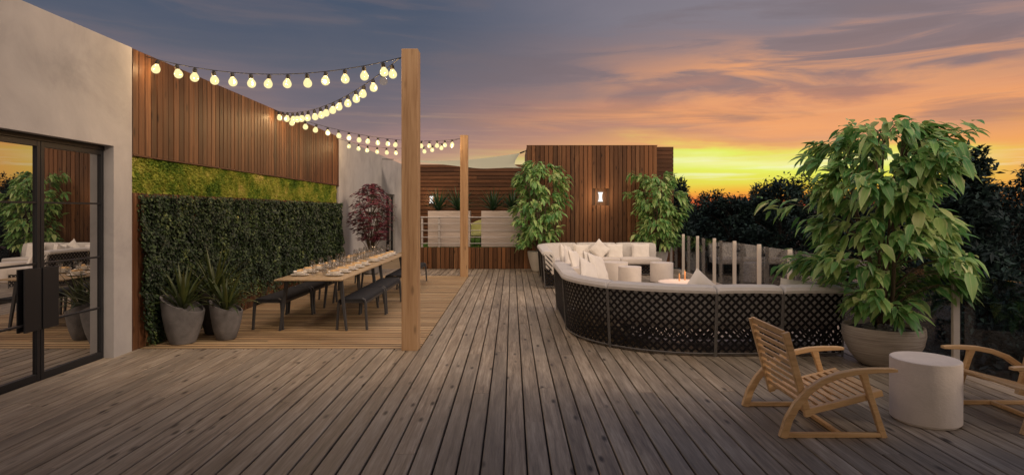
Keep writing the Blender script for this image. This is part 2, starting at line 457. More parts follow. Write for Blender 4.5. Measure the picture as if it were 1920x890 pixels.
# one continuous front wall with the opening cut out
def wall_with_hole(mb, x0, x1, ya, yb, za, zb, ha, hb, hz0, hz1):
    for x in (x0, x1):
        pass
    ysn = [ya, ha, hb, yb]; zs = [za, hz0, hz1, zb] if hz0 > za else [za, hz1, zb]
    idx = {}
    vs = []
    def vi(i, j, s):
        k = (i, j, s)
        if k not in idx: idx[k] = len(vs); vs.append(((x0, x1)[s], ysn[i], zs[j]))
        return idx[k]
    fs = []; nz = len(zs)-1; hole = (1, 0) if nz == 2 else (1, 1)
    for i in range(3):
        for j in range(nz):
            if (i, j) == hole: continue
            fs.append((vi(i,j,1), vi(i+1,j,1), vi(i+1,j+1,1), vi(i,j+1,1)))
            fs.append((vi(i,j,0), vi(i,j+1,0), vi(i+1,j+1,0), vi(i+1,j,0)))
    i, j = hole
    fs.append((vi(1,j,0), vi(1,j,1), vi(1,j+1,1), vi(1,j+1,0)))
    fs.append((vi(2,j,1), vi(2,j,0), vi(2,j+1,0), vi(2,j+1,1)))
    fs.append((vi(1,j+1,0), vi(1,j+1,1), vi(2,j+1,1), vi(2,j+1,0)))
    if nz == 3: fs.append((vi(1,j,1), vi(1,j,0), vi(2,j,0), vi(2,j,1)))
    for i in range(3): fs.append((vi(i,nz,1), vi(i+1,nz,1), vi(i+1,nz,0), vi(i,nz,0)))
    fs.append(tuple([vi(3,j,1) for j in range(nz+1)] + [vi(3,j,0) for j in range(nz,-1,-1)]))
    fs.append(tuple([vi(0,j,0) for j in range(nz+1)] + [vi(0,j,1) for j in range(nz,-1,-1)]))
    mb.add(vs, fs)
wall_with_hole(mb, WX-.3, WX, -2.6, 7.12, -.03, WT, OY0, OY1, -.03, OZ)
ploc(mb, 'wall', M['plaster'], house)
mb = MB(); mb.box(-12, WX-.301, -2.6, 24.4, 3.2, 3.4)
ploc(mb, 'roof', M['plaster'], house)
GX = -4.62
leafw = (OY1-OY0)/4
def door_leaf(i, handle_side):
    y0 = OY0 + i*leafw; y1 = y0 + leafw
    d = empty('glass_door', (GX, y0, 0)); d.parent = house; d.matrix_parent_inverse = Matrix.Translation(-Vector(house.location))
    f = MB(); fw = .045; x0, x1 = -.035, .02
    zt = 2.335
    f.bbox(x0, x1, .004, fw, 0.0, zt, .002); f.bbox(x0, x1, leafw-fw, leafw-.004, 0.0, zt, .002)
    f.bbox(x0+.002, x1-.002, fw, leafw-fw, 0.0, .075, .002); f.bbox(x0+.002, x1-.002, fw, leafw-fw, zt-.055, zt, .002)
    for z in (.57, 1.14, 1.735): f.bbox(x0+.008, x1-.006, fw, leafw-fw, z-.009, z+.009, .001)
    f.build('frame', M['black_metal'], d)
    g = MB(); g.box(-.012, -.004, fw-.003, leafw-fw+.003, .07, zt-.05); g.build('pane', M['door_glass'], d)
    h = MB()
    if handle_side > 0: h.bbox(.022, .036, leafw-fw-.17, leafw-.012, .50, 1.10, .002)
    else: h.bbox(.022, .036, .012, fw+.17, .50, 1.10, .002)
    h.build('handle', M['black_metal'], d)
for i, hs in enumerate((1, -1, 1, -1)):
    door_leaf(i, hs)
mb = MB(); mb.bbox(GX-.05, GX+.03, OY0+.003, OY1-.003, 2.336, OZ-.003, .002)
ploc(mb, 'door_head', M['black_metal'], house)
mb = MB(); mb.box(-12, WX-.31, -2.6, 7.1, -.2, -.05); mb.box(-12.1, -12, -2.6, 24.4, -.2, 3.4); ploc(mb, 'inner_shell', plain('dark_room', (.05,.045,.04,1), .9), house)

# far plaster wall with tall black window
fh = empty('plaster_wall', (WX, 18, 0), 0, 'pale plastered wall behind the red maple, with a tall black framed door', 'wall')
mb = MB(); wall_with_hole(mb, WX-.3, WX, 15.60, 24.55, -.03, 3.57, 21.5, 23.1, -.03, 2.28); ploc(mb, 'wall', M['plaster'], fh)
d = empty('garden_door', (WX-.10, 21.5, 0)); d.parent = fh; d.matrix_parent_inverse = Matrix.Translation(-Vector(fh.location))
f = MB(); w = 1.6
for a, b in ((0,.09),(w/2-.05,w/2+.05),(w-.09,w)): f.box(-.03, .03, a+.003, b-.003, 0, 2.27)
f.box(-.028,.028,.09,w-.09,0,.08); f.box(-.028,.028,.09,w-.09,2.19,2.268)
for z in (.55,1.1,1.65): f.box(-.015,.015,.09,w-.09,z-.015,z+.015)
f.build('frame', M['black_metal'], d); g = MB(); g.box(-.012,-.004,.06,w-.06,.05,2.22); g.build('pane', M['door_glass'], d)

# ------------------------------------------------------------------ timber clad wall with moss and ivy
tw = empty('timber_wall', (WX, 11.3, 0), 0, 'tall wall of vertical cedar boards above the moss band and the ivy', 'wall')
mb = MB(); mb.box(WX-.28, WX-.045, 7.125, 15.595, -.03, 3.56)
ploc(mb, 'backing', plain('dark_backing', (.03,.018,.01,1), .9), tw)
mb = MB(); y = 7.123; n = 0
pb = (15.62-7.123)/68
for i in range(68):
    g = .008
    xo = R.uniform(-.002, .002)
    mb.bbox(WX-.040, WX+.004+xo, y+g, y+pb-g, 2.325, 3.575, .003); y += pb
ploc(mb, 'upper_boards', M['cedar'], tw)
mb = MB(); y = 7.123
for i in range(68):
    mb.bbox(WX-.040, WX-.002+R.uniform(-.002,.002), y+.008, y+pb-.008, 0.0, 1.87, .003); y += pb
ploc(mb, 'lower_boards', M['cedar'], tw)
mb = MB(); mb.bbox(WX-.044, WX+.02, 7.125, 15.6, 2.303, 2.323, .003); ploc(mb, 'ledge', M['cedar'], tw)

# leaf primitives
def kite(mb, p, d, nrm, L, W, fold=.2):
    side = d.cross(nrm)
    if side.length < 1e-5: return
    side.normalize(); u = side.cross(d).normalized()
    q = p + d*(L*.42)
    mb.add([tuple(p), tuple(q + side*W/2 + u*W*fold), tuple(p + d*L), tuple(q - side*W/2 + u*W*fold)],
           [(0,1,2),(0,2,3)])
def bigleaf(mb, p, d, nrm, L, W, droop=.35, fold=.18):
    side = d.cross(nrm)
    if side.length < 1e-5: return
    side.normalize(); u = side.cross(d).normalized()
    vs = [tuple(p)]; uv = [(.5, 0)]
    for t, w in ((.22,.80),(.5,1.0),(.78,.55)):
        c = p + d*(L*t) - Vector((0,0,1))*(droop*L*t*t)
        ww = W*w/2
        vs += [tuple(c + side*ww + u*ww*fold*2), tuple(c), tuple(c - side*ww + u*ww*fold*2)]
        uv += [(.5-.5*w, t), (.5, t), (.5+.5*w, t)]
    vs.append(tuple(p + d*L - Vector((0,0,1))*(droop*L*1.05))); uv.append((.5, 1))
    mb.add(vs, [(0,1,2),(0,2,3),(1,4,5,2),(2,5,6,3),(4,7,8,5),(5,8,9,6),(7,10,8),(8,10,9)], uv)
def rv(s=1.0): return Vector((R.uniform(-1,1), R.uniform(-1,1), R.uniform(-1,1)))*s
def fnoise(a, b, c=0): return mnoise.noise(Vector((a, b, c)))

# moss band
moss = empty('moss_band', (WX, 11.2, 1.85), 0, 'bright yellow green preserved moss band running between cedar boards and ivy', 'moss panel')
mb = MB(); vs = []; fs = []; ny, nz = 340, 22; y0, y1, z0, z1 = 7.13, 15.42, 1.872, 2.30
for j in range(nz+1):
    for i in range(ny+1):
        yy = y0+(y1-y0)*i/ny; zz = z0+(z1-z0)*j/nz
        dd = .018 + .022*fnoise(yy*7, zz*7) + .012*fnoise(yy*19, zz*19, 3)
        vs.append((WX-.035+dd, yy, zz))
for j in range(nz):
    for i in range(ny): a = j*(ny+1)+i; fs.append((a, a+1, a+ny+2, a+ny+1))
mb.add(vs, fs)
mb2 = MB()
for i in range(15000):
    yy = R.uniform(y0+.02, y1-.02); zz = R.uniform(z0+.01, z1-.005)
    dd = .018 + .022*fnoise(yy*7, zz*7)
    d = Vector((.55+R.random()*.4, R.gauss(0,.45), R.gauss(-.35,.5))).normalized()
    kite(mb2, Vector((WX-.04+dd, yy, zz)), d, rv(), R.uniform(.025,.055), R.uniform(.014,.03), .3)
ploc(mb, 'mat', M['moss'], moss, True); ploc(mb2, 'tufts', M['moss'], moss)

# ivy curtain
ivy = empty('ivy_hedge', (WX+.08, 11.3, 0), 0, 'dense dark green ivy curtain hanging down the timber wall behind the dining tables', 'ivy')
mb = MB(); st = MB()
def ivy_depth(yy, zz): return .09 + .05*fnoise(yy*1.7, zz*1.7, 5) + .05*fnoise(yy*5, zz*5, 9)
cnt = 0
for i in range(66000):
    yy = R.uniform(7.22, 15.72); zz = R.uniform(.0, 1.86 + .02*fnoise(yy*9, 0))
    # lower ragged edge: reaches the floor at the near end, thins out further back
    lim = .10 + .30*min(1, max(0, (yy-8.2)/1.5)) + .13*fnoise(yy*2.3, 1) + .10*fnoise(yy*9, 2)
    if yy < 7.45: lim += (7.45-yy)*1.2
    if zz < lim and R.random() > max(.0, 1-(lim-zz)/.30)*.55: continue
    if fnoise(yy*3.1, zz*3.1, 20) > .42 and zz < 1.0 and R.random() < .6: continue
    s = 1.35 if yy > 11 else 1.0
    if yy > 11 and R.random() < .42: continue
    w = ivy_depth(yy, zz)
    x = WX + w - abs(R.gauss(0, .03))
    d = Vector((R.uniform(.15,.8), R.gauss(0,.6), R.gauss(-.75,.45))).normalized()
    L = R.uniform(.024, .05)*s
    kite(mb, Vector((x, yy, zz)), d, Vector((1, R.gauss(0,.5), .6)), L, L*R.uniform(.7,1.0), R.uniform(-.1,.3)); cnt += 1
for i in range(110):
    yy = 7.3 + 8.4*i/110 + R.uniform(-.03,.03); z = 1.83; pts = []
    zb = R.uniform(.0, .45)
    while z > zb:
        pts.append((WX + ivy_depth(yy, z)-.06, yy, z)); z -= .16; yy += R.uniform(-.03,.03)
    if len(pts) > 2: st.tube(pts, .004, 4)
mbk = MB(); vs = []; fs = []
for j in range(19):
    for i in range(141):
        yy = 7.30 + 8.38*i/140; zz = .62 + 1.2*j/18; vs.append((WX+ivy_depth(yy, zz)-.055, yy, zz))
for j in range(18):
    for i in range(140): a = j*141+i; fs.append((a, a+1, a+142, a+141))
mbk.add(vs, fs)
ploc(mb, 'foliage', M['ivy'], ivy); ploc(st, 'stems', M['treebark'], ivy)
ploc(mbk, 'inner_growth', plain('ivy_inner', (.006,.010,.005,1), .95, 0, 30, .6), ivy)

# ------------------------------------------------------------------ back: low slatted wall, box, horizontal wall
BY = 17.3
lw = empty('low_slatted_wall', (-1.3, BY, 0), 0, 'knee-high wall of vertical cedar boards under the metal railing', 'low wall')
mb = MB(); x = -3.05
while x < .42:
    mb.bbox(x+.010, x+.115, BY, BY+.03, 0.0, .62, .003); x += .125
ploc(mb, 'boards', M['cedar_far'], lw)
mb = MB(); mb.box(-3.05, .42, BY+.032, BY+.10, -.02, .60); ploc(mb, 'backing', M['ivy'] if False else plain('slat_backing', (.03,.018,.01,1), .9), lw)

bx = empty('timber_block', (2.3, BY, 0), 0, 'big cedar clad block of vertical boards with a glowing wall recess', 'timber block')
mb = MB(); x = .43; nb = 30; pw = (4.17-.43)/nb
LX, LZ = 2.56, 2.06; hw, hh = .165, .245
for i in range(nb):
    a, b = x+.009, x+pw-.009
    if b > LX-hw and a < LX+hw:
        mb.bbox(a, b, BY, BY+.03, 0, LZ-hh, .003); mb.bbox(a, b, BY, BY+.03, LZ+hh, 3.53, .003)
    else: mb.bbox(a, b, BY, BY+.03, 0.0, 3.53, .003)
    x += pw
ploc(mb, 'front_boards', M['cedar_far'], bx)
mb = MB(); mb.box(.44, 4.16, BY+.17, BY+3.0, -.02, 3.52)
mb.box(.44, LX-hw-.012, BY+.032, BY+.168, -.02, 3.52); mb.box(LX+hw+.012, 4.16, BY+.032, BY+.168, -.02, 3.52)
mb.box(LX-hw-.010, LX+hw+.010, BY+.032, BY+.168, -.02, LZ-hh-.012); mb.box(LX-hw-.010, LX+hw+.010, BY+.032, BY+.168, LZ+hh+.012, 3.52)
ploc(mb, 'core', plain('block_core', (.045,.022,.01,1), .9), bx)
mb = MB(); mb.box(.428, .441, BY+.031, BY+3.0, 0, 3.525)
mb.bbox(.42, 4.18, BY-.005, BY+.16, 3.532, 3.545, .002); ploc(mb, 'trim', M['cedar_far'], bx)
wl = empty('wall_recess_light', (LX, BY+.10, LZ), 0, 'small white curved lamp glowing in a recess of the cedar block', 'wall lamp')
mb = MB(); mb.bbox(-hw+.002, hw-.002, .045, .065, -hh+.002, hh-.002, .002)
for s in (-1, 1): mb.bbox(s*hw-(.012 if s>0 else 0)+0, s*hw+(.012 if s<0 else 0), -.07, .044, -hh+.002, hh-.002, .002)
mb.bbox(-hw+.014, hw-.014, -.07, .044, -hh+.002, -hh+.014, .002); mb.bbox(-hw+.014, hw-.014, -.07, .044, hh-.014, hh-.002, .002)
mb.build('recess_box', M['cedar_far'], wl)
def lampshade(mb, w, h, dpt):
    vs = []; fs = []; n = 12
    for j in range(n+1):
        t = -1+2*j/n; ww = w*(.62+.38*t*t)
        for k in range(9):
            a = -pi/2 + pi*k/8; vs.append((ww*sin(a), -dpt*cos(a)*.6, t*h))
    for j in range(n):
        for k in range(8): q = j*9+k; fs.append((q, q+1, q+10, q+9))
    mb.add(vs, fs)
mb = MB(); lampshade(mb, .075, .135, .08); o = mb.build('lamp_shade', M['lamp'], wl, True); o.location = (0, .04, .005)
# the darker set-back right flank with horizontal boards
rb = empty('side_block', (4.45, BY+.35, 0), 0, 'narrow darker block of horizontal boards set back on the right of the cedar block', 'timber block')
mb = MB(); z = 0.0
while z < 3.5:
    mb.bbox(4.172, 4.70, BY+.35, BY+.38, z+.004, z+.118, .003); mb.bbox(4.702, 4.73, BY+.352, BY+2.6, z+.004, z+.118, .003); z += .122
ploc(mb, 'boards', M['cedar_h'], rb)
mb = MB(); mb.box(4.17, 4.695, BY+.385, BY+2.6, -.02, 3.52); ploc(mb, 'core', plain('side_core', (.02,.010,.006,1), .9), rb)
# raised lawn terrace and far horizontal wall
mb = MB(); mb.box(-3.0, .43, BY+.11, 24.5, -.03, .55)
tag(mb.build('lawn_terrace', M['turf']), kind='structure')
mb = MB()
for i in range(9000):
    xx = R.uniform(-2.95, .4); yy = R.uniform(17.75, 24.4)
    kite(mb, Vector((xx, yy, .548)), Vector((R.gauss(0,.3), R.gauss(0,.3), 1)).normalized(), rv(), R.uniform(.03,.07), .012, 0)
tag(mb.build('grass', M['grass']), 'short bright green grass on the raised lawn behind the planters', 'grass', kind='stuff')
hwall = empty('horizontal_board_wall', (-1.5, 24.6, 0), 0, 'far wall of dark horizontal cedar boards behind the planters', 'wall')
mb = MB(); z = 0.0
while z < 3.5:
    xa = -4.48
    while xa < 4.0:
        xb = min(4.0, xa + R.uniform(2.0, 3.6)); mb.bbox(xa+.002, xb-.002, 24.56, 24.60, z+.012, z+.143, .003); xa = xb
    z += .155
ploc(mb, 'boards', M['cedar_h'], hwall)
mb = MB(); mb.box(-4.48, 4.0, 24.62, 24.75, -.03, 3.54); ploc(mb, 'backing', plain('wall_backing', (.012,.007,.004,1), .9), hwall)
wl2 = empty('wall_lamp', (-3.28, 24.50, 2.12), 0, 'small square lamp glowing on the far horizontal board wall', 'wall lamp')
mb = MB(); mb.bbox(-.10, .10, .02, .055, -.2, .2, .004); mb.build('back_plate', M['cedar_h'], wl2)
mb = MB(); lampshade(mb, .085, .14, .08); mb.build('lamp_shade', M['lamp'], wl2, True)

# railing
rl = empty('metal_railing', (-1.3, BY+.02, .62), 0, 'pale metal railing with five rails standing on the low slatted wall', 'railing')
def rl_add(mb, nm): o = mb.build(nm, M['railing'], rl); o.matrix_parent_inverse = Matrix.Translation(-Vector(rl.location)); return o
for px in (791, 823):
    xx = (px-960)/65.3; mb = MB(); mb.bbox(xx-.028, xx+.028, BY+.03, BY+.07, .60, 1.5, .004); rl_add(mb, 'post')
for z in (.73, .91, 1.10, 1.30, 1.48):
    mb = MB(); mb.tube([(-2.62, BY+.012, z), (.42, BY+.012, z)], .010 if z < 1.4 else .016, 8); rl_add(mb, 'rail')
# planters
def spiky(mb, n, L, W, spread, base=.03, droopa=.5, up=1.0):
    for i in range(n):
        a = 2*pi*i*.381966 + R.uniform(-.2,.2); tt = (i+.5)/n
        lean = spread*(.12 + .95*tt); l = L*R.uniform(.78,1.1)
        pts = []; ds = 8
        out = Vector((cos(a), sin(a), 0)); side = Vector((-sin(a), cos(a), 0))
        ang = pi/2 - lean
        p = out*base*R.random() + Vector((0,0,0)); vs = []; fs = []
        for k in range(ds+1):
            t = k/ds; w = W*(.55+.9*t if t < .35 else .865*(1-((t-.35)/.65)**1.6)+.02)
            u = Vector((-sin(ang)*out.x, -sin(ang)*out.y, cos(ang)))
            vs += [tuple(p + side*w/2 + u*w*.22), tuple(p), tuple(p - side*w/2 + u*w*.22)]
            p = p + (out*cos(ang) + Vector((0,0,1))*sin(ang)) * (l/ds)
            ang -= droopa*lean*1.1/ds*(1+t)
        for k in range(ds):
            b = k*3; fs += [(b, b+1, b+4, b+3), (b+1, b+2, b+5, b+4)]
        mb.add(vs, fs)
def planter(x0, x1, label, xs, labs):
    p = empty('planter_box', ((x0+x1)/2, BY+.42, .62), 0, label, 'planter box', 'planter boxes behind the railing')
    w = (x1-x0)/2; mb = MB(); z = 0.0
    for k in range(5):
        mb.bbox(-w, w, -.22, .22, z, z+.206, .003); z += .209
    mb.build('boards', M['planter'], p)
    s = MB(); s.box(-w+.03, w-.03, -.19, .19, 1.03, 1.049); s.build('soil', M['soil'], p)
    for xx, lb in zip(xs, labs):
        a = empty('spiky_plant', (xx, BY+.42, .62+1.045), 0, lb, 'plant', 'spiky plants along the planters')
        m2 = MB(); spiky(m2, 38, .74, .06, 1.15, .03, .35); m2.build('leaves', M['yucca'], a, True)
        m3 = MB(); m3.tube([(0,0,-.01),(0,0,.08)], .03, 8); m3.build('stem', M['bark'], a)
k = 64*1.0
planter((804-960)/63.9, (882-960)/63.9, 'weathered board planter nearer the tall white wall, behind the railing', [(822-960)/63.8, (859-960)/63.8], ['spiky green plant in front of the small wall lamp', 'spiky green plant partly behind the far wooden post'])
planter((903-960)/63.9, (985-960)/63.9, 'weathered board planter beside the leafy tree at the cedar block', [(924-960)/63.8, (961-960)/63.8], ['spiky green plant on the planter end next to the gap with the chair', 'spiky green plant touching the leafy potted tree'])
# garden chair on the lawn
gc = empty('garden_armchair', (-1.08, 19.3, .55), radians(-28), 'pale yellow woven armchair on the lawn, seen between the planters', 'armchair')
mb = MB(); vs = []; fs = []
for j in range(7):
    for i in range(15):
        a = pi*(i/14)*1.15 - .08*pi; z = .33 + .5*j/6*(0.45+.55*sin(pi*i/14)); r = .34 + .05*j/6
        vs.append((r*cos(a), r*sin(a)*.95, z))
for j in range(6):
    for i in range(14): q = j*15+i; fs.append((q, q+1, q+16, q+15))
mb.add(vs, fs); o = mb.build('backrest', M['yellow'], gc, True); sm = o.modifiers.new('s', 'SOLIDIFY'); sm.thickness = .03
mb = MB(); mb.lathe([(.0,.30),(.30,.30),(.33,.33),(.33,.38),(.30,.42),(0,.43)], 20); mb.build('seat', M['yellow'], gc, 'auto')
for a in (.6, 2.5, 3.9, 5.5):
    mb = MB(); mb.tube([(.27*cos(a), .27*sin(a), .31), (.33*cos(a), .33*sin(a), 0)], .013, 6); mb.build('leg', M['black_metal'], gc)

# shade sail
sail = empty('shade_sail', (-1.5, 20, 3.3), 0, 'pale olive triangular shade sail stretched above the planters', 'shade sail')
def spt(a, b, t, sag): 
    p = Vector(a).lerp(Vector(b), t); return p
A = Vector((-4.05, 20.6, 3.42)); B = Vector((.24, 17.75, 3.36)); C = Vector((.45, 24.3, 3.40))
mb = MB(); n = 22; vs = []; ids = {}
cen = (A+B+C)/3
for i in range(n+1):
    for j in range(n+1-i):
        a = i/n; b = j/n; c = 1-a-b
        p = A*a + B*b + C*c
        # catenary edges pull toward the centre, belly sags
        e = (4*a*b)*(1-c)**3 + (4*b*c)*(1-a)**3 + (4*a*c)*(1-b)**3
        p = p + (cen-p)*.17*e
        p.z -= .20*(1-abs(a-.33))*(27*a*b*c) + .10*e
        ids[(i,j)] = len(vs); vs.append(tuple(p))
fs = []
for i in range(n):
    for j in range(n-i):
        fs.append((ids[(i,j)], ids[(i+1,j)], ids[(i,j+1)]))
        if j < n-i-1: fs.append((ids[(i+1,j)], ids[(i+1,j+1)], ids[(i,j+1)]))
mb.add(vs, fs); ploc(mb, 'cloth', M['sail'], sail, True)
mb = MB(); mb.tube([tuple(A), (-4.49, 20.85, 3.45)], .012, 6); ploc(mb, 'cable', M['black_metal'], sail)
mb = MB(); mb.tube([tuple(B), (.43, 17.6, 3.42)], .014, 6); mb.tube([tuple(B), tuple(Vector(B).lerp(Vector((.43,17.6,3.42)), .6))], .022, 6); ploc(mb, 'cable', M['black_metal'], sail)
mb = MB(); mb.tube([tuple(C), (.6, 24.56, 3.42)], .012, 6); ploc(mb, 'cable', M['black_metal'], sail)

# ------------------------------------------------------------------ posts and string lights
for (yy, lab) in ((7.14, 'thick square timber post at the near corner of the dining deck'), (15.22, 'square timber post at the far corner of the dining deck, before the planters')):
    p = empty('timber_post', (-1.213, yy+.1, 0), 0, lab, 'post', 'timber posts carrying the string lights')
    mb = MB(); mb.bbox(-.097, .097, -.1, .1, .0, 3.575, .004); mb.build('shaft', M['post'], p)
    mb = MB(); mb.tube([(-.085, -.02, 3.485), (-.125, -.02, 3.485), (-.13, -.02, 3.47)], .006, 6); mb.build('hook', M['black_metal'], p)
def bulb_mesh():
    b = MB(); prof = [(.0,-.168),(.018,-.165),(.034,-.156),(.046,-.141),(.051,-.121),(.049,-.102),(.041,-.084),(.030,-.069),(.023,-.058),(.021,-.050)]
    b.lathe(prof, 16); return b
def socket_mesh():
    b = MB(); b.lathe([(.0,.004),(.012,.003),(.013,-.006),(.024,-.010),(.026,-.050),(.024,-.056),(0,-.056)], 12); return b
def core_mesh():
    b = MB(); b.lathe([(0,-.128),(.014,-.118),(.018,-.10),(.012,-.075),(.006,-.05),(0,-.045)], 8); return b
bm0 = bulb_mesh().build('bulb', M['bulb_lit'], smooth=True); sk0 = socket_mesh().build('socket', M['cord'], smooth='auto'); co0 = core_mesh().build('filament', M['bulb_core'], smooth=True)
bmo = bulb_mesh().build('bulb', M['bulb_off'], smooth=True)
BM, SM_, CM_, BO = bm0.data, sk0.data, co0.data, bmo.data
for o in (bm0, sk0, co0, bmo): bpy.data.objects.remove(o)
ALLB = []
def strand(a, b, n, sag, label, off=(), s0=.055, s1=.055, skip=()):
    a = Vector(a); b = Vector(b)
    r = empty('string_lights', a, 0, label, 'string lights', 'strings of globe bulbs above the dining deck')
    def pt(t):
        p = a.lerp(b, t) - a; p.z -= sag*4*t*(1-t); return p
    mb = MB(); mb.tube([tuple(pt(i/40)) for i in range(41)], .005, 6); mb.build('cord', M['cord'], r)
    for i in range(n):
        t = s0 + (1-s0-s1)*i/(n-1); p = pt(t)
        bo = bpy.data.objects.new('bulb', BO if i in off else BM); COL.objects.link(bo); bo.parent = r; bo.location = p + Vector((0,0,-.006))
        bo.rotation_euler = (R.uniform(-.2,.2), R.uniform(-.2,.2), R.uniform(0,6))
        if i in off: bo['label'] = 'unlit bulb'
        so = bpy.data.objects.new('socket', SM_); COL.objects.link(so); so.parent = bo
        if i not in off: ALLB.append(a + p)
ZC = 3.49
w1 = (WX+.01, 7.38, 3.54); p1 = (-1.345, 7.22, 3.485); w2 = (WX+.01, 11.4, 3.55); p2 = (-1.345, 15.30, 3.485); w3 = (WX+.01, 15.45, 3.52)
strand(w1, p1, 13, .205, 'string of globe bulbs nearest the viewer, running straight from cedar wall to near post', s0=.048, s1=.065)
strand(p1, w2, 18, .25, 'string of globe bulbs running back from the near post to the cedar wall top', off=(1, 16), s0=.04, s1=.04)
strand(w2, p2, 18, .245, 'string of globe bulbs from the middle of the cedar wall to the far post', s0=.075, s1=.05)
strand(w3, p2, 12, .25, 'farthest string of globe bulbs, crossing from the cedar wall end to the far post', s0=.10, s1=.06)
LP = 11.0
for i, p in enumerate(ALLB):
    ld = bpy.data.lights.new('bulb_light', 'POINT'); ld.energy = LP; ld.color = (1, .62, .28); ld.shadow_soft_size = .008
    lo = bpy.data.objects.new('bulb_light', ld); COL.objects.link(lo); lo.location = p + Vector((0, 0, -.115))
for (p, e) in (((LX, BY-.28, LZ), 11.0), ((-3.28, 24.3, 2.12), 8.0)):
    ld = bpy.data.lights.new('wall_light', 'POINT'); ld.energy = e; ld.color = (1, .72, .45); ld.shadow_soft_size = .06
    lo = bpy.data.objects.new('wall_light', ld); COL.objects.link(lo); lo.location = p

# ------------------------------------------------------------------ dining furniture
def make_table(y0, L, label):
    xa, xb = -3.21, -2.29; cx = (xa+xb)/2; w = (xb-xa)/2
    t = empty('dining_table', (cx, y0+L/2, 0), 0, label, 'table', 'dining tables set end to end')
    mb = MB(); mb.bbox(-w, w, -L/2, L/2, .712, .73, .003); mb.build('tabletop', M['tabletop'], t)
    mb = MB(); 
    for s in (-1, 1): mb.bbox(s*.30-.02, s*.30+.02, -L/2+.18, L/2-.18, .672, .710, .002)
    for yy in (-L/2+.25, 0, L/2-.25): mb.bbox(-.40, .40, yy-.02, yy+.02, .675, .709, .002)
    mb.build('frame', M['charcoal'], t)
    for s in (-1, 1):
        for yy in (-L/2+.25, L/2-.25):
            mb = MB(); sy = -1 if yy < 0 else 1
            mb.bar([(s*.375, yy, .69), (s*.46, yy+sy*.03, 0.0)], .034, [.055, .03], (0,1,0)); mb.build('leg', M['charcoal'], t)
    return t
make_table(8.12, 2.40, 'long dining table nearest the viewer, laid with plates and tumblers')
make_table(10.60, 2.45, 'second long dining table laid with plates, farther back and partly behind the near post')
def make_bench():
    L = 1.30; w = .185
    b = empty('bench', (0,0,0))
    mb = MB(); vs = []; fs = []; n = 12
    prof = [(-w,.385),(-w+.006,.415),(-w+.03,.436),(-w+.07,.441),(0,.437),(w-.07,.441),(w-.03,.436),(w-.006,.415),(w,.385),(w-.02,.385),(w-.035,.415),(0,.42),(-w+.035,.415),(-w+.02,.385)]
    m = len(prof)
    for yy in (-L/2+.008, -L/2+.02, L/2-.02, L/2-.008):
        for (px, pz) in prof: vs.append((px, yy, pz - (.006 if abs(yy) > L/2-.01 else 0)))
    for j in range(3):
        for k in range(m): fs.append((j*m+k, j*m+(k+1)%m, (j+1)*m+(k+1)%m, (j+1)*m+k))
    fs.append(tuple(range(m-1,-1,-1))); fs.append(tuple(3*m+k for k in range(m)))
    mb.add(vs, fs); mb.build('seat', M['sling'], b, 'auto')
    mb = MB()
    for s in (-1, 1):
        mb.bbox(s*(w-.022)-.012, s*(w-.022)+.012, -L/2+.06, L/2-.06, .345, .384, .003)
    for yy in (-L/2+.035, L/2-.035): mb.bbox(-w+.03, w-.03, yy-.012, yy+.012, .375, .408, .003)
    mb.build('frame', M['charcoal'], b)
    for s in (-1, 1):
        for e in (-1, 1):
            mb = MB(); yy = e*(L/2-.035)
            mb.bar([(s*(w-.045), yy, .428), (s*(w-.012), yy, .412), (s*(w+.002), yy, .37), (s*(w+.022), yy+e*.008, .03), (s*(w+.024), yy+e*.008, 0.0)], .038, [.030,.034,.036,.028,.034], (0,1,0))
            mb.build('leg', M['charcoal'], b)
    return b
bench0 = make_bench(); first = True
bl = {(-2.23, 0): 'aisle side bench nearest the near timber post', (-2.23, 1): 'aisle side bench directly behind the nearest one, half hidden by the near post',
      (-2.23, 2): 'aisle side bench beginning just left of the near post, third back', (-2.23, 3): 'farthest aisle side bench, its end leg showing right of the near post',
      (-3.40, 0): 'wall side bench closest to the potted strap plants', (-3.40, 1): 'wall side bench second along, under the near dining table edge',
      (-3.40, 2): 'wall side bench third along, behind the near dining table', (-3.40, 3): 'wall side bench farthest along, close to the red maple'}
for bxx, ys_ in ((-2.23, (9.02, 10.36, 12.15, 13.65)), (-3.40, (9.02, 10.36, 11.9, 13.25))):
    for i, yy in enumerate(ys_):
        o = bench0 if first else copy_tree(bench0); first = False
        o.location = (bxx, yy, 0); tag(o, bl[(bxx, i)], 'bench', 'charcoal benches along the dining tables')
# tableware
def plate_mesh():
    b = MB(); b.lathe([(0,0),(.075,.0),(.11,.012),(.128,.018),(.128,.022),(.10,.018),(.07,.008),(0,.008)], 24); return b
def bowl_mesh():
    b = MB(); b.lathe([(0,.02),(.045,.02),(.085,.042),(.098,.066),(.094,.067),(.075,.045),(.04,.030),(0,.029)], 24); return b
def napk():
    b = MB(); b.bbox(-.085,.085,-.028,.028,.064,.078,.005); b.bbox(-.08,.08,-.022,.022,.0785,.089,.004); return b
def tumb():
    b = MB(); b.lathe([(0,0),(.029,0),(.031,.004),(.036,.13),(.038,.155),(.0365,.155),(.034,.13),(.028,.012),(0,.010)], 16); return b
def wine():
    b = MB(); b.lathe([(0,0),(.033,.001),(.030,.004),(.006,.010),(.004,.09),(.010,.10),(.032,.12),(.041,.15),(.040,.18),(.034,.215),(.0328,.215),(.0385,.18),(.039,.15),(.030,.122),(0,.105)], 16); return b
pm, bwm, nm_, tm_, wm_ = [q.build('x', mt, smooth='auto') for q, mt in ((plate_mesh(), M['china']), (bowl_mesh(), M['china']), (napk(), M['napkin']), (tumb(), M['tumbler']), (wine(), M['tumbler']))]
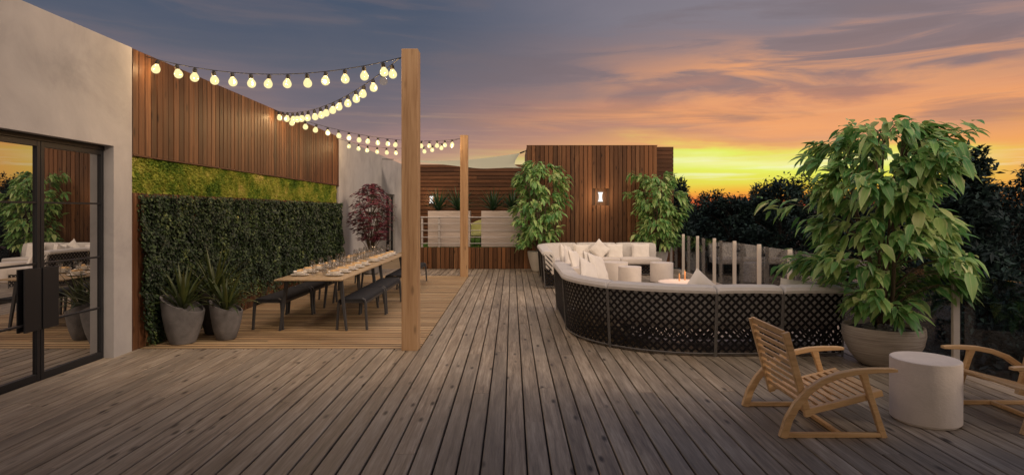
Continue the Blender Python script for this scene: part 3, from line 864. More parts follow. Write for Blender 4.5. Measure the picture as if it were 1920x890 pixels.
def inst(nm, src, par, loc, rz=0):
    o = bpy.data.objects.new(nm, src.data); COL.objects.link(o); o.parent = par; o.location = loc; o.rotation_euler = (0,0,rz); return o
ordn = ['first', 'second', 'third', 'fourth', 'fifth', 'sixth']
for ti, y0 in enumerate((8.62, 11.02)):
    for side, xs_ in ((1, -2.535), (-1, -3.03)):
        for k in range(5):
            yy = y0 + .41*k; x = xs_
            sd_ = 'aisle side' if side > 0 else 'ivy side'; tn = 'near dining table' if ti == 0 else 'farther dining table'
            s = empty('place_setting', (x, yy, .7305), R.uniform(-.1,.1), f'{ordn[k]} plate with bowl and napkin from the near end, {sd_} of {tn}', 'place setting', 'place settings on the dining tables')
            inst('plate', pm, s, (0,0,0)); inst('bowl', bwm, s, (0,0,0)); inst('napkin', nm_, s, (0,0,0), R.uniform(0,3))
            for q, (src, nmm, dx, dy) in enumerate(((tm_, 'tumbler', .17, .14), (wm_, 'wine_glass', .12, .22))):
                g = bpy.data.objects.new(nmm, src.data); COL.objects.link(g)
                g.location = (x - side*dx + R.uniform(-.015,.015), yy + dy - .06 + R.uniform(-.015,.015), .7305)
                kindw = 'straight clear tumbler' if q == 0 else 'clear stemmed wine glass'
                tag(g, f'{kindw} by the {ordn[k]} plate, {sd_} of {tn}', 'glass', 'glasses on the dining tables')
for o in (pm, bwm, nm_, tm_, wm_): bpy.data.objects.remove(o)

# ------------------------------------------------------------------ sofas
def arcpts(cx, cy, r, a0, a1, n): return [(cx + r*cos(radians(a0+(a1-a0)*i/n)), cy + r*sin(radians(a0+(a1-a0)*i/n))) for i in range(n+1)]
def resample(pts, step=.07):
    out = [Vector(pts[0])]
    for a, b in zip(pts, pts[1:]):
        a = Vector(a); b = Vector(b); n = max(1, round((b-a).length/step))
        for i in range(1, n+1): out.append(a.lerp(b, i/n))
    return out
class Path:
    def __init__(s, pts, sgn):
        s.p = resample(pts, .06); s.sgn = sgn; s.n = []; m = len(s.p)
        for i in range(m):
            t = (s.p[min(i+1,m-1)] - s.p[max(i-1,0)]).normalized(); s.n.append(Vector((-t.y, t.x))*sgn)
        s.s = [0]
        for a, b in zip(s.p, s.p[1:]): s.s.append(s.s[-1] + (b-a).length)
        s.L = s.s[-1]
    def at(s, u, d=0, z=0):
        u = max(0, min(s.L, u)); i = 0
        lo, hi = 0, len(s.s)-1
        while hi-lo > 1:
            m = (lo+hi)//2
            if s.s[m] <= u: lo = m
            else: hi = m
        t = (u - s.s[lo])/max(1e-9, s.s[hi]-s.s[lo])
        p = s.p[lo].lerp(s.p[hi], t); n = s.n[lo].lerp(s.n[hi], t).normalized()
        q = p + n*d; return Vector((q.x, q.y, z)), n
LEAN = .055
def lattice(mb, pa, u0, u1, z0, z1, d=0.0, lean=True, pitch=.094, w=.019, th=.006, rev=1, dz=0.0):
    def P3(u, z, off):
        return pa.at(u, d + off - (LEAN*(z/.75) if lean else 0), z)[0]
    Lz = z1-z0
    for fam in (1, -1):
        off = (.003 if fam > 0 else -.003)
        k0 = -int(Lz/pitch)-2; k1 = int((u1-u0)/pitch)+2
        for k in range(k0, k1+1):
            # line: u = u0 + k*pitch + fam*(z - z0) (+Lz when fam<0)
            us = u0 + k*pitch + dz if fam > 0 else u0 + k*pitch + Lz + dz
            pts = []; 
            zs0 = z0; 
            # clip in u
            def uz(z): return us + fam*(z-z0)
            za, zb = z0, z1
            if fam > 0: za = max(za, z0 + (u0-us)); zb = min(zb, z0 + (u1-us))
            else: za = max(za, z0 + (us-u1)); zb = min(zb, z0 + (us-u0))
            if zb - za < .012: continue
            n = max(2, int((zb-za)/.09)+1)
            ring = []
            for i in range(n+1):
                z = za + (zb-za)*i/n; u = uz(z); h = w*.7071
                wob = .0
                ring.append((u-h*.7, z+fam*h*.7, u+h*.7, z-fam*h*.7))
            vs = []; fs = []
            for (ua, zza, ub, zzb) in ring:
                ua = min(max(ua,u0),u1); ub = min(max(ub,u0),u1); zza = min(max(zza,z0),z1); zzb = min(max(zzb,z0),z1)
                vs += [tuple(P3(ua, zza, off-th/2)), tuple(P3(ub, zzb, off-th/2)), tuple(P3(ub, zzb, off+th/2)), tuple(P3(ua, zza, off+th/2))]
            for i in range(n):
                b = i*4
                fs += [(b,b+1,b+5,b+4),(b+1,b+2,b+6,b+5),(b+2,b+3,b+7,b+6),(b+3,b,b+4,b+7)]
            fs += [(3,2,1,0),(n*4,n*4+1,n*4+2,n*4+3)]
            mb.add(vs, fs)
def sweep(mb, pa, u0, u1, prof, step=.06, bulge=0):
    # prof: closed list of (d, z); ends are pulled in for a soft look
    n = max(2, int((u1-u0)/step)); m = len(prof); vs = []; fs = []
    cd = sum(p[0] for p in prof)/m; cz = sum(p[1] for p in prof)/m
    us = [(u0, .80), (u0+.012, .94), (u0+.03, .99)] + [(u0+.03 + (u1-u0-.06)*i/n, 1.0) for i in range(1, n)] + [(u1-.03,.99),(u1-.012,.94),(u1,.80)]
    for (u, s) in us:
        t = (u-u0)/(u1-u0); bz = bulge*sin(pi*t)
        for (d, z) in prof:
            dd = cd + (d-cd)*(1-(1-s)*.35); zz = cz + (z-cz)*s
            if z > cz: zz += bz
            vs.append(tuple(pa.at(u, dd, zz)[0]))
    for j in range(len(us)-1):
        for k in range(m): fs.append((j*m+k, j*m+(k+1)%m, (j+1)*m+(k+1)%m, (j+1)*m+k))
    fs.append(tuple(range(m-1,-1,-1))); fs.append(tuple((len(us)-1)*m+k for k in range(m)))
    mb.add(vs, fs)
def rrect(d0, d1, z0, z1, r=.035):
    pts = []
    for (cx_, cz_, a0) in ((d1-r, z1-r, 0), (d0+r, z1-r, 90), (d0+r, z0+r, 180), (d1-r, z0+r, 270)):
        for k in range(4):
            a = radians(a0 + 30*k); pts.append((cx_ + r*cos(a), cz_ + r*sin(a)))
    return pts
SZ = .44; BZ = .755; DEP = .86
def sofa_module(pa, u0, u1, label, ends=(0,0), group='curved lattice sofa sections'):
    mid = pa.at((u0+u1)/2, .4, 0)[0]
    r = empty('sofa_section', mid, 0, label, 'sofa section', group)
    A_, B_ = u0+.008, u1-.008
    mb = MB(); lattice(mb, pa, A_, B_, .03, BZ-.02, .0); 
    ploc(mb, 'back_lattice', M['wicker'], r)
    mb = MB(); lattice(mb, pa, A_, B_, .03, SZ-.17, .80, False, .094, .019, .006)
    ploc(mb, 'base_lattice', M['wicker'], r); mb = MB()
    for (e, u) in zip(ends, (A_+.005, B_-.005)):
        if e:
            q0, _ = pa.at(u, -.01, 0); q1, _ = pa.at(u, .80, 0)
            pe = Path([(q0.x, q0.y), (q1.x, q1.y)], 1); lattice(mb, pe, 0, pe.L, .03, SZ-.14, 0, False)
            lattice(mb, pe, 0, .16, SZ-.14, BZ-.03, 0, False)
    if mb.v: ploc(mb, 'end_lattice', M['wicker'], r)
    mb = MB()
    def rail(z, d, lean=True, rad=.012):
        n = max(2, int((u1-u0)/.08)); mb.tube([tuple(pa.at(A_+(B_-A_)*i/n, d-(LEAN*z/.75 if lean else 0), z)[0]) for i in range(n+1)], rad, 6)
    rail(.035, 0); rail(BZ-.02, 0); rail(.035, .80, False); rail(SZ-.165, .80, False)
    for u in (A_, B_):
        P_ = [pa.at(u, -.012-LEAN*z/.75, z)[0] for z in (0, .3, .6, BZ-.03)]
        mb.tube([tuple(q) for q in P_], .011, 6)
        mb.tube([tuple(pa.at(u, .80, z)[0]) for z in (0, SZ-.16)], .011, 6)
        mb.tube([tuple(pa.at(u, d, .04)[0]) for d in (0, .8)], .009, 6)
    ploc(mb, 'frame', M['strap'], r)
    mb = MB(); sweep(mb, pa, A_, B_, rrect(.10, DEP, SZ-.155, SZ, .04), bulge=.012); ploc(mb, 'seat_cushion', M['seat_fabric'], r, 'auto')
    # back cushion: stands inside the shell and rolls over the top rail
    lo = [(.03-.02, .40), (.20, .40), (.215, .55), (.185, .72), (.15, .80), (.09, .825), (.0, .825), (-.065, .81), (-.085, .775), (-.08, .745), (-.045, .735), (-.03, .745), (-.022, .70)]
    mb = MB(); sweep(mb, pa, A_, B_, [(d, z-.02) for d, z in lo], bulge=.006); ploc(mb, 'back_cushion', M['cushion'], r, 'auto')
    return r
near = Path([(.77, 10.15), (.77, 8.36)] + arcpts(2.27, 8.36, 1.5, 180, 270, 22)[1:] + [(3.76, 6.86)], 1)
sL = 1.79; arcL = 1.5*pi/2
a1 = sL + 1.5*math.acos(min(1, (2.27-1.195)/1.5))          # divider seen at the curve
sofa_module(near, 0, sL-.06, 'lattice sofa section at the near sofa\'s aisle end, beside the far sofa', (1,0))
sofa_module(near, sL-.06, a1, 'strongly curved lattice sofa section at the near sofa\'s rounded corner')
sofa_module(near, a1, sL+arcL+.04, 'curved lattice sofa section with the single pointed pillow rising behind its back')
sofa_module(near, sL+arcL+.04, sL+arcL+.79, 'straight lattice sofa section just behind the slatted lounge chair back')
sofa_module(near, sL+arcL+.79, near.L, 'straight lattice sofa section ending next to the big bowl planter', (0,1))
far = Path([(.72, 12.88), (.72, 15.3)] + arcpts(1.72, 15.3, 1.0, 180, 90, 14)[1:] + [(3.86, 16.3)], -1)
fl = 2.42
sofa_module(far, 0, 1.2, 'far sofa section at the open aisle end, lattice side showing', (1,0), 'far sofa sections before the cedar block')
sofa_module(far, 1.2, fl, 'far sofa section on the aisle side next to the rounded corner', (0,0), 'far sofa sections before the cedar block')
sofa_module(far, fl, fl+pi/2, 'rounded corner section of the far sofa in front of the pale pot', (0,0), 'far sofa sections before the cedar block')
sofa_module(far, fl+pi/2, fl+pi/2+1.07, 'straight back section of the far sofa below the wall lamp', (0,0), 'far sofa sections before the cedar block')
sofa_module(far, fl+pi/2+1.07, far.L, 'last straight section of the far sofa beside the glass balustrade', (0,1), 'far sofa sections before the cedar block')
# pillows
def pillow(loc, size, rot, label, nm='throw_pillow', mat=None, th=.15):
    mb = MB(); n = 14; vs = []; fs = []; sg = R.uniform(0, 9)
    for side in (1, -1):
        for j in range(n+1):
            for i in range(n+1):
                u = -1+2*i/n; v = -1+2*j/n
                prof = max(0, (1-u**4))**.5 * max(0, (1-v**4))**.5
                pin = 1 - .10*(1-abs(u*v))*(abs(u)**3+abs(v)**3)*.7
                hgt = th/2*prof*(.85+.15*fnoise(u*2+sg, v*2)) + .006*fnoise(u*5+sg, v*5, side)
                vs.append((u*size/2*(pin if abs(u)>=abs(v) else 1-.03*abs(u)), side*hgt, v*size/2*(pin if abs(v)>=abs(u) else 1-.03*abs(v))))
        b = 0 if side == 1 else (n+1)**2
        for j in range(n):
            for i in range(n):
                q = b+j*(n+1)+i; f = (q, q+1, q+n+2, q+n+1); fs.append(f if side < 0 else f[::-1])
    mb.add(vs, fs); o = mb.build(nm, mat or M['pillow'], None, True)
    o.location = loc; o.rotation_euler = rot; tag(o, label, 'pillow', 'throw pillows on the sofas'); return o
D = radians
def fpil(px, py, Y, size, rx, ry, rz, label):
    s = 1130/Y; pillow(((px-960)/s, Y, 1.65-(py-396)/s), size, (D(rx), D(ry), D(rz)), label)
fpil(1092, 474, 15.93, .46, -14, 0, 4, 'pale pillow leaning in the back corner of the far sofa')
fpil(1152, 473, 16.0, .46, -14, 0, 0, 'pale pillow on the far sofa partly behind the diamond pillow')
fpil(1124, 468, 15.82, .42, -16, 45, 0, 'pale pillow turned on its point in the middle of the far sofa')
fpil(1201, 473, 16.0, .48, -14, 0, -3, 'large pale pillow at the right end of the far sofa')
fpil(1056, 478, 13.9, .46, -8, 14, 74, 'pillow lying against the aisle side back, in the far sofa\'s near half')
fpil(1066, 480, 14.35, .50, -12, 10, 68, 'taller pillow leaning beside the others on the far sofa aisle side')
fpil(1078, 488, 13.4, .48, -20, 8, 62, 'peach lit pillow tilted forward on the far sofa aisle side')
fpil(1107, 499, 9.55, .46, -15, 10, 66, 'pillow standing in the near sofa\'s aisle side, farthest from the curve')
fpil(1122, 505, 9.15, .48, -22, 12, 55, 'pillow leaning toward the drums inside the near sofa\'s curve')
fpil(1104, 512, 8.75, .40, -30, 30, 40, 'low crumpled pillow tucked in the near sofa\'s curve')
fpil(1314, 556, 7.34, .50, -8, 40, 4, 'single pale pillow with its point rising above the near sofa back')
fpil(1497, 562, 7.28, .50, 10, 6, -4, 'pillow just peeking over the near sofa back close to the big planter')

# drum tables
def drum(x, y, r, h, label, group=None, mat=None, nm='drum_table'):
    t = empty(nm, (x, y, 0), 0, label, 'side table', group)
    mb = MB(); b = .008
    mb.lathe([(r-.02,0),(r-.02,.012),(r-b,.012),(r,.012+b),(r,h-b),(r-.002,h-.003),(r-b,h)], 72); mb.build('body', mat or M['concrete'], t, 'auto')
    mb = MB(); mb.lathe([(0,h+.0005),(r-b,h+.0005),(r-b-.001,h-.001)], 72); mb.build('top', mat or M['concrete'], t, 'auto')
    return t
drum(3.50, 14.1, .265, .455, 'pale drum table nearest the balustrade, before the far sofa', 'pale drum tables between the sofas')
drum(2.59, 13.25, .25, .44, 'lower pale drum table in front of the paired drum, before the far sofa', 'pale drum tables between the sofas')
drum(2.42, 14.2, .31, .46, 'wider pale drum table behind the lower drum, before the far sofa', 'pale drum tables between the sofas')
drum(2.90, 10.2, .42, .46, 'wide pale drum table with candles inside the near sofa', 'pale drum tables between the sofas')
drum(3.27, 4.77, .243, .49, 'pale concrete drum table between the two slatted lounge chairs')
for i, (x, y, h, lb) in enumerate(((2.86, 10.30, .11, 'shorter orange candle on the wide drum inside the near sofa'), (2.99, 10.42, .15, 'taller orange candle on the wide drum inside the near sofa'))):
    c = empty('candle', (x, y, .461), 0, lb, 'candle', 'candles on the drum table')
    mb = MB(); mb.lathe([(0,0),(.013,0),(.013,h-.003),(.011,h),(0,h)], 14); mb.build('wax', plain('orange_wax%d' % i, (.75,.36,.14,1), .5), c, 'auto')
    ld = bpy.data.lights.new('candle_light', 'POINT'); ld.energy = 4; ld.color = (1,.55,.30); ld.shadow_soft_size = .02
    lo = bpy.data.objects.new('candle_light', ld); COL.objects.link(lo); lo.location = (x, y, .461+h+.34)
    mb = MB(); mb.lathe([(0,h+.004),(.005,h+.012),(.003,h+.02),(0,h+.03)], 8); mb.build('flame', emis('flame%d' % i, (1,.45,.12,1), 1.6), c, True)

# ------------------------------------------------------------------ balustrade
GXP = 4.50
bpos = [4.90 + 1.215*i for i in range(11)]
ord2 = ['just out beside the second lounge chair', 'standing behind the concrete drum table', 'hidden behind the big planter foliage', 'seen through the big planter foliage', 'first clear of the big planter foliage', 'second clear of the big planter foliage', 'third clear of the foliage', 'fourth clear of the foliage', 'fifth clear of the foliage', 'next to the far sofa end', 'closest to the cedar block']
for i, y in enumerate(bpos):
    p = empty('balustrade_post', (GXP, y, 0), 0, 'slim pale metal balustrade post ' + ord2[i], 'balustrade post', 'balustrade posts')
    mb = MB(); mb.bbox(-.034, .034, -.018, .018, 0.0, 1.05, .003); mb.build('shaft', M['steel'], p)
    for z in (.22, .85):
        mb = MB(); mb.bbox(.035, .085, -.012, .012, z-.02, z+.02, .003); mb.build('clamp', M['black_metal'], p)
    mb = MB(); mb.bbox(-.05, .05, -.045, .045, 0.0, .01, .003); mb.build('base_plate', M['steel'], p)
for i, y in enumerate(bpos[:-1]):
    g = empty('glass_panel', (GXP+.075, y+.6075, .08), 0, 'dark reflective balustrade glass pane starting at the post ' + ord2[i], 'glass panel', 'balustrade glass panels')
    mb = MB(); mb.box(-.006, .006, -.585, .585, 0, .93); mb.build('pane', M['glass'], g)
g = empty('glass_panel', (GXP+.075, 3.60, .08), 0, 'dark reflective balustrade glass pane beyond the second lounge chair, at the picture edge', 'glass panel', 'balustrade glass panels')
mb = MB(); mb.box(-.006, .006, -1.27, 1.27, 0, .93); mb.build('pane', M['glass'], g)

# ------------------------------------------------------------------ lounge chairs
def lounge_chair():
    c = empty('lounge_chair', (0,0,0))
    SY = .355                                   # half width to frame centres
    for s in (-1, 1):
        y = s*SY
        arm = [(.015,y,.0),(.055,y,.13),(.115,y,.235),(.20,y,.335),(.30,y,.405),(.42,y,.452),(.55,y,.478),(.68,y,.488),(.80,y,.490),(.845,y,.489)]
        mb = MB(); mb.bar(arm, .046, [.058,.056,.052,.048,.045,.042,.040,.036,.030,.020], (0,1,0)); mb.build('armrest', M['teak'], c, 'auto')
        mb = MB(); mb.bar([(.600,y,.478),(.622,y,.40),(.70,y,.16),(.752,y,.0)], .040, [.062,.042,.040,.046], (0,1,0)); mb.build('leg', M['teak'], c, 'auto')
        mb = MB(); mb.bar([(.03,y,.018),(.735,y,.018)], .036, .034, (0,1,0)); mb.build('base_rail', M['teak'], c, 'auto')
        yi = s*(SY-.045)
        mb = MB(); mb.bar([(.20,yi,.168),(.50,yi,.242),(.765,yi,.312)], .038, .046, (0,1,0)); mb.build('seat_rail', M['teak'], c, 'auto')
        mb = MB(); mb.bar([(.222,yi*.999,.14),(.055,yi*.999,.755)], .036, .050, (0,1,0)); mb.build('back_post', M['teak'], c, 'auto')
    mb = MB()
    for k in range(10):
        t = .14 + .84*k/9; x = .222 + (.055-.222)*t; z = .14 + (.755-.14)*t
        d = Vector((.055-.222, 0, .755-.14)).normalized()
        mb.bar([(x-.001, -SY+.062, z), (x-.001, SY-.062, z)], .016, .034 if k < 9 else .05, (d.z, 0, -d.x))
    mb.build('backrest_slats', M['teak'], c, 'auto')
    mb = MB()
    for k in range(9):
        t = k/8; x = .275 + (.735-.275)*t; z = .187 + (.305-.187)*t + .012
        d = Vector((.565, 0, .144)).normalized()
        mb.bar([(x, -SY+.062, z), (x, SY-.062, z)], .016, .036 if k < 8 else .055, (-d.z, 0, d.x))
    mb.build('seat_slats', M['teak'], c, 'auto')
    mb = MB(); mb.bar([(.435, -SY+.02, .022), (.435, SY-.02, .022)], .036, .030, (1,0,0)); mb.build('stretcher', M['teak'], c, 'auto')
    return c
ch = lounge_chair(); ch.location = (1.965, 4.765, 0); tag(ch, 'slatted teak lounge chair seen from behind, in front of the lattice sofa', 'lounge chair', 'slatted teak lounge chairs')
c2 = copy_tree(ch); c2.location = (4.535, 4.81, 0); c2.rotation_euler = (0,0,pi); tag(c2, 'slatted teak lounge chair cut off by the picture edge, beyond the drum table', 'lounge chair')

# ------------------------------------------------------------------ potted trees
def ficus(loc, seed, pot, env, zb, zt, nt, leafL, label, trunks=5, lat=(0,0), name='potted_ficus', cat='potted tree', grp='leafy variegated potted trees', inner=.35):
    global R
    R0 = R; R = random.Random(seed)
    t = empty(name, loc, 0, label, cat, grp)
    pot(t)
    br = MB(); lf = MB()
    stems = []
    zp = .38 if inner < .3 else zb - .14
    for k in range(trunks):
        a = 2*pi*k/trunks + R.uniform(-.3,.3); r0 = R.uniform(.03,.09)
        rr = R.uniform(.10,.32); pts = []; top = zt*R.uniform(.80,.95)
        for i in range(9):
            q = i/8; z = zp + (top-zp)*q
            rad = r0 + rr*q**1.2 + .03*sin(q*7+k)
            pts.append(Vector((cos(a+q*.5)*rad, sin(a+q*.5)*rad, z)))
        stems.append(pts); br.tube([tuple(p) for p in pts], [.017*(1-.75*i/8)+.003 for i in range(9)], 7)
    def envr(z):
        for (za, ra), (zc, rc) in zip(env, env[1:]):
            if za <= z <= zc: return ra + (rc-ra)*(z-za)/(zc-za)
        return .1
    for k in range(nt):
        z = zb + (zt-zb)*((k+.5)/nt); a = R.uniform(0, 2*pi) 
        lump = 1 + .55*fnoise(cos(a)*1.3+seed, sin(a)*1.3, z*2.6)
        if fnoise(cos(a)*2.0, sin(a)*2.0+seed, z*4.0) < -.16: continue
        rr = envr(z)*lump*(inner + (1-inner)*sqrt(R.random()))
        if R.random() < .06: rr *= 1.3
        tip = Vector((cos(a)*rr, sin(a)*rr, z + R.uniform(-.05,.05)))
        # nearest stem point lower down
        best = None
        for s in stems:
            for p in s:
                if p.z < z - .05 or p is s[0]:
                    dd = (p - tip).length + abs((z-.28) - p.z)*.8
                    if best is None or dd < best[0]: best = (dd, p)
        p0 = best[1]; mid = p0.lerp(tip, .55) + Vector((0,0,.10))
        tw_ = [p0, p0.lerp(mid, .5)+Vector((0,0,.03)), mid, mid.lerp(tip,.5)+Vector((0,0,.03)), tip]
        br.tube([tuple(q) for q in tw_], [.007,.006,.005,.004,.002], 5, False)
        out = Vector((cos(a), sin(a), 0))
        nl = R.randint(16, 24); rs = R.uniform(.06, .15)
        for i in range(nl):
            q = i/(nl-1); base = mid.lerp(tip, .35+.65*q) + rv(rs*(.3+.7*q))
            if base.z < zb + .03: continue
            sd_ = 1 if i % 2 else -1
            side = Vector((-out.y, out.x, 0))*sd_
            d = (out*R.uniform(.35,.95) + side*R.uniform(.2,1.0)*(1-.6*q) + Vector((0,0,R.uniform(-.75,.45)))).normalized()
            L = leafL*R.uniform(.55,1.35)
            nr = (Vector((0,0,1)) + rv(.35)).normalized()
            bigleaf(lf, base + d*.02, d, nr, L, L*R.uniform(.40,.52), R.uniform(.15,.6), R.uniform(.05,.25))
    br.build('branches', M['bark'], t, True); lf.build('leaves', M['ficus'], t, True)
    R = R0; return t
def bowl_pot(t):
    mb = MB(); mb.lathe([(.20,0),(.25,.03),(.32,.12),(.375,.24),(.395,.34),(.392,.40),(.385,.425),(.365,.425),(.36,.40),(.35,.375)], 56); mb.build('pot', M['pot_ribbed'], t, 'auto')
    mb = MB(); mb.lathe([(0,.382),(.2,.382),(.352,.376)], 40); mb.build('soil', M['soil'], t, True)
    mb = MB()
    for i in range(46):
        a = R.uniform(0, 2*pi); r = R.uniform(.02,.19); c = Vector((cos(a)*r, sin(a)*r, .395 + (.03 if r < .12 and i % 3 == 0 else 0)))
        s = R.uniform(.026,.042); vs = []; fs = []; nu, nv = 8, 6; ex = R.uniform(.9,1.3); rz = R.uniform(0,3)
        for j in range(nv+1):
            th = pi*j/nv
            for k in range(nu):
                ph = 2*pi*k/nu + rz; vs.append((c.x+s*ex*sin(th)*cos(ph), c.y+s*sin(th)*sin(ph), c.z+s*.7*cos(th)))
        for j in range(nv):
            for k in range(nu): fs.append((j*nu+k, (j+1)*nu+k, (j+1)*nu+(k+1)%nu, j*nu+(k+1)%nu))
        mb.add(vs, fs)
    tag(mb.build('pebbles', M['pebble'], t, True), kind='stuff')
def tall_pot(t):
    mb = MB(); mb.lathe([(.16,0),(.19,.02),(.25,.22),(.30,.42),(.315,.54),(.30,.55),(.29,.54),(.285,.50)], 40); mb.build('pot', M['pot_pale'], t, 'auto')
    mb = MB(); mb.lathe([(0,.515),(.286,.51)], 30); mb.build('soil', M['soil'], t)
ficus((4.0, 6.5, 0), 11, bowl_pot, [(.50,.22),(.65,.45),(.85,.66),(1.2,.74),(1.5,.64),(1.85,.70),(2.15,.80),(2.4,.58),(2.62,.25)], .57, 2.58, 250, .165, 'big leafy potted tree in a ribbed bowl beside the concrete drum and glass', 7, inner=.28)
ficus((.74, 16.62, 0), 23, tall_pot, [(.5,.30),(.8,.62),(1.2,.75),(1.7,.66),(2.1,.72),(2.6,.68),(2.95,.35),(3.1,.2)], .68, 3.0, 165, .17, 'leafy potted tree in a tall pale pot on the aisle corner of the cedar block', 6)
ficus((4.02, 16.75, 0), 31, tall_pot, [(.5,.30),(.8,.55),(1.2,.66),(1.7,.62),(2.1,.60),(2.5,.48),(2.8,.25),(3.0,.15)], .68, 2.72, 140, .17, 'leafy potted tree behind the far sofa end, beside the balustrade', 5)

# strap plants in slanted pots
def strap_pot(x, y, r, h, label, mat, tiltk, leafn, L, rz=0, seed=1):
    global R
    R0 = R; R = random.Random(seed)
    t = empty('potted_strap_plant', (x, y, 0), 0, label, 'potted plant', 'strap leaved plants in stone pots')
    prof = [(r*.52,0),(r*.60,.012),(r*.78,h*.3),(r*.92,h*.62),(r*1.0,h*.93),(r*1.0,h*1.0),(r*.92,h*1.0),(r*.91,h*.90)]
    def tf(xx, yy, z): return -xx*tiltk*(max(0, z)/h)**1.5
    mb = MB(); mb.lathe(prof, 44, tilt=tf); mb.build('pot', mat, t, 'auto')
    mb = MB(); mb.lathe([(0,h*.86),(r*.91,h*.86)], 30, tilt=tf); mb.build('soil', M['soil'], t)
    mb = MB(); spiky(mb, leafn, L, .05, 1.0, .05, .85); o = mb.build('leaves', M['agave'], t, True); o.location = (0,0,h*.85)
    R = R0
strap_pot(-4.13, 7.56, .25, .50, 'strap leaved plant in the biggest mottled grey pot, at the wall corner', M['pot_grey'], .42, 34, .62, 0, 3)
strap_pot(-3.70, 7.80, .20, .43, 'strap leaved plant in the lighter pot beside the wall side bench', M['pot_grey'], .38, 32, .56, 0, 4)
strap_pot(-4.02, 8.16, .21, .56, 'tallest strap leaved plant in a dark pot behind the two grey pots', M['pot_dark'], .16, 36, .72, 0, 5)

# red maple
def maple(loc):
    global R
    R0 = R; R = random.Random(5)
    t = empty('red_maple', loc, 0, 'dark red maple in a pot behind the dining tables, against the pale wall', 'potted tree')
    mb = MB(); mb.lathe([(.15,0),(.2,.03),(.26,.3),(.28,.42),(.26,.43),(.25,.40)], 32); mb.build('pot', M['pot_grey'], t, 'auto')
    mb = MB(); mb.lathe([(0,.39),(.25,.39)], 24); mb.build('soil', M['soil'], t)
    br = MB(); lf = MB()
    for k in range(7):
        a = 2*pi*k/7; pts = [(0,0,.38),(cos(a)*.05, sin(a)*.05, .65),(cos(a)*.16, sin(a)*.16, 1.1),(cos(a+.2)*.30, sin(a+.2)*.30, 1.6),(cos(a+.3)*.33, sin(a+.3)*.33, 2.05)]
        br.tube(pts, [.022,.017,.012,.008,.003], 6)
    for i in range(1500):
        a = R.uniform(0,2*pi); z = R.uniform(.90, 2.38); q = (z-.90)/1.48
        er = .60*(sin(pi*min(1,.12+q*.86))**.6)*(1+.5*fnoise(cos(a)*2, sin(a)*2, z*3.5))
        if fnoise(cos(a)*2.4, sin(a)*2.4, z*5+7) < -.22: continue
        r = er*sqrt(R.uniform(.1,1)); c = Vector((cos(a)*r, sin(a)*r, z))
        if i % 6 == 0: br.tube([(c.x*.25, c.y*.25, max(.5, z-.35)), (c.x*.6, c.y*.6, z-.12), tuple(c)], [.005,.004,.002], 4, False)
        out = Vector((cos(a), sin(a), -.5)).normalized(); sd_ = Vector((-sin(a), cos(a), 0)); tl = rv(.4)
        for w in (-1.2,-.6,0,.6,1.2):
            d = (out*cos(w) + sd_*sin(w) + tl*.4).normalized(); L = .11*(1-.2*abs(w))*R.uniform(.8,1.2)
            kite(lf, c, d, Vector((0,0,1))+tl, L, L*.3, .1)
    br.build('branches', M['bark'], t, True); lf.build('leaves', M['maple'], t)
    R = R0
maple((-3.72, 15.9, 0))

# ------------------------------------------------------------------ background trees
def tree_mesh(seed, hgt, rad, nleaf, lsz, shape='round'):
    global R
    R0 = R; R = random.Random(seed)
    tr = MB(); lf = MB(); th = hgt*.36
    tr.tube([(0,0,0),(.05,.03,th*.5),(0,.06,th),(.1,0,hgt*.62),(.05,.05,hgt*.85)], [.17,.14,.12,.08,.03], 8)
    cl = []
    nb = 46
    for k in range(nb):
        q = (k+.5)/nb; a = k*2.399; z = th*.8 + (hgt*.97-th*.8)*q
        er = rad*(sin(pi*min(1,(.16+.80*q)))**.55 if shape == 'round' else (1.05-q*.85))
        r = er*R.uniform(.55,1.0); c = Vector((cos(a)*r, sin(a)*r, z + R.uniform(-.2,.2)))
        z0 = max(th*.6, z - r*.8); b0 = Vector((0,.04,z0)); m_ = b0.lerp(c,.5)+Vector((0,0,.15))
        tr.tube([tuple(b0), tuple(b0.lerp(m_,.5)), tuple(m_), tuple(c)], [.06,.05,.035,.012], 5, False)
        for j in range(3):
            e = c + Vector((R.gauss(0,.35), R.gauss(0,.35), R.gauss(.05,.25)))*rad*.4
            tr.tube([tuple(m_.lerp(c,.5)), tuple(e)], [.02,.006], 4, False); cl.append((e, rad*R.uniform(.10,.20)))
        cl.append((c, rad*R.uniform(.16,.25)))
    for i in range(nleaf):
        c, s = cl[i % len(cl)]
        g_ = Vector((R.gauss(0,1), R.gauss(0,1), R.gauss(0,.7)))
        if g_.length > 1.9: g_ *= 1.9/g_.length
        p = c + g_*s*.62
        d = (Vector((R.gauss(0,1), R.gauss(0,1), R.gauss(.1,.5)))).normalized(); L = lsz*R.uniform(.7,1.3)
        kite(lf, p, d, Vector((0,0,1))+rv(.5), L, L*.42, .12)
    R = R0; return tr, lf
protos = []
for (sd2, hh2, rr2, nl2, ls2, shp) in ((1, 6.9, 2.0, 15000, .20, 'round'), (2, 7.0, 1.7, 13000, .21, 'round'), (3, 7.6, 1.6, 12000, .24, 'cone')):
    tr, lf = tree_mesh(sd2, hh2, rr2, nl2, ls2, shp); protos.append((tr, lf, hh2))
meshes = []
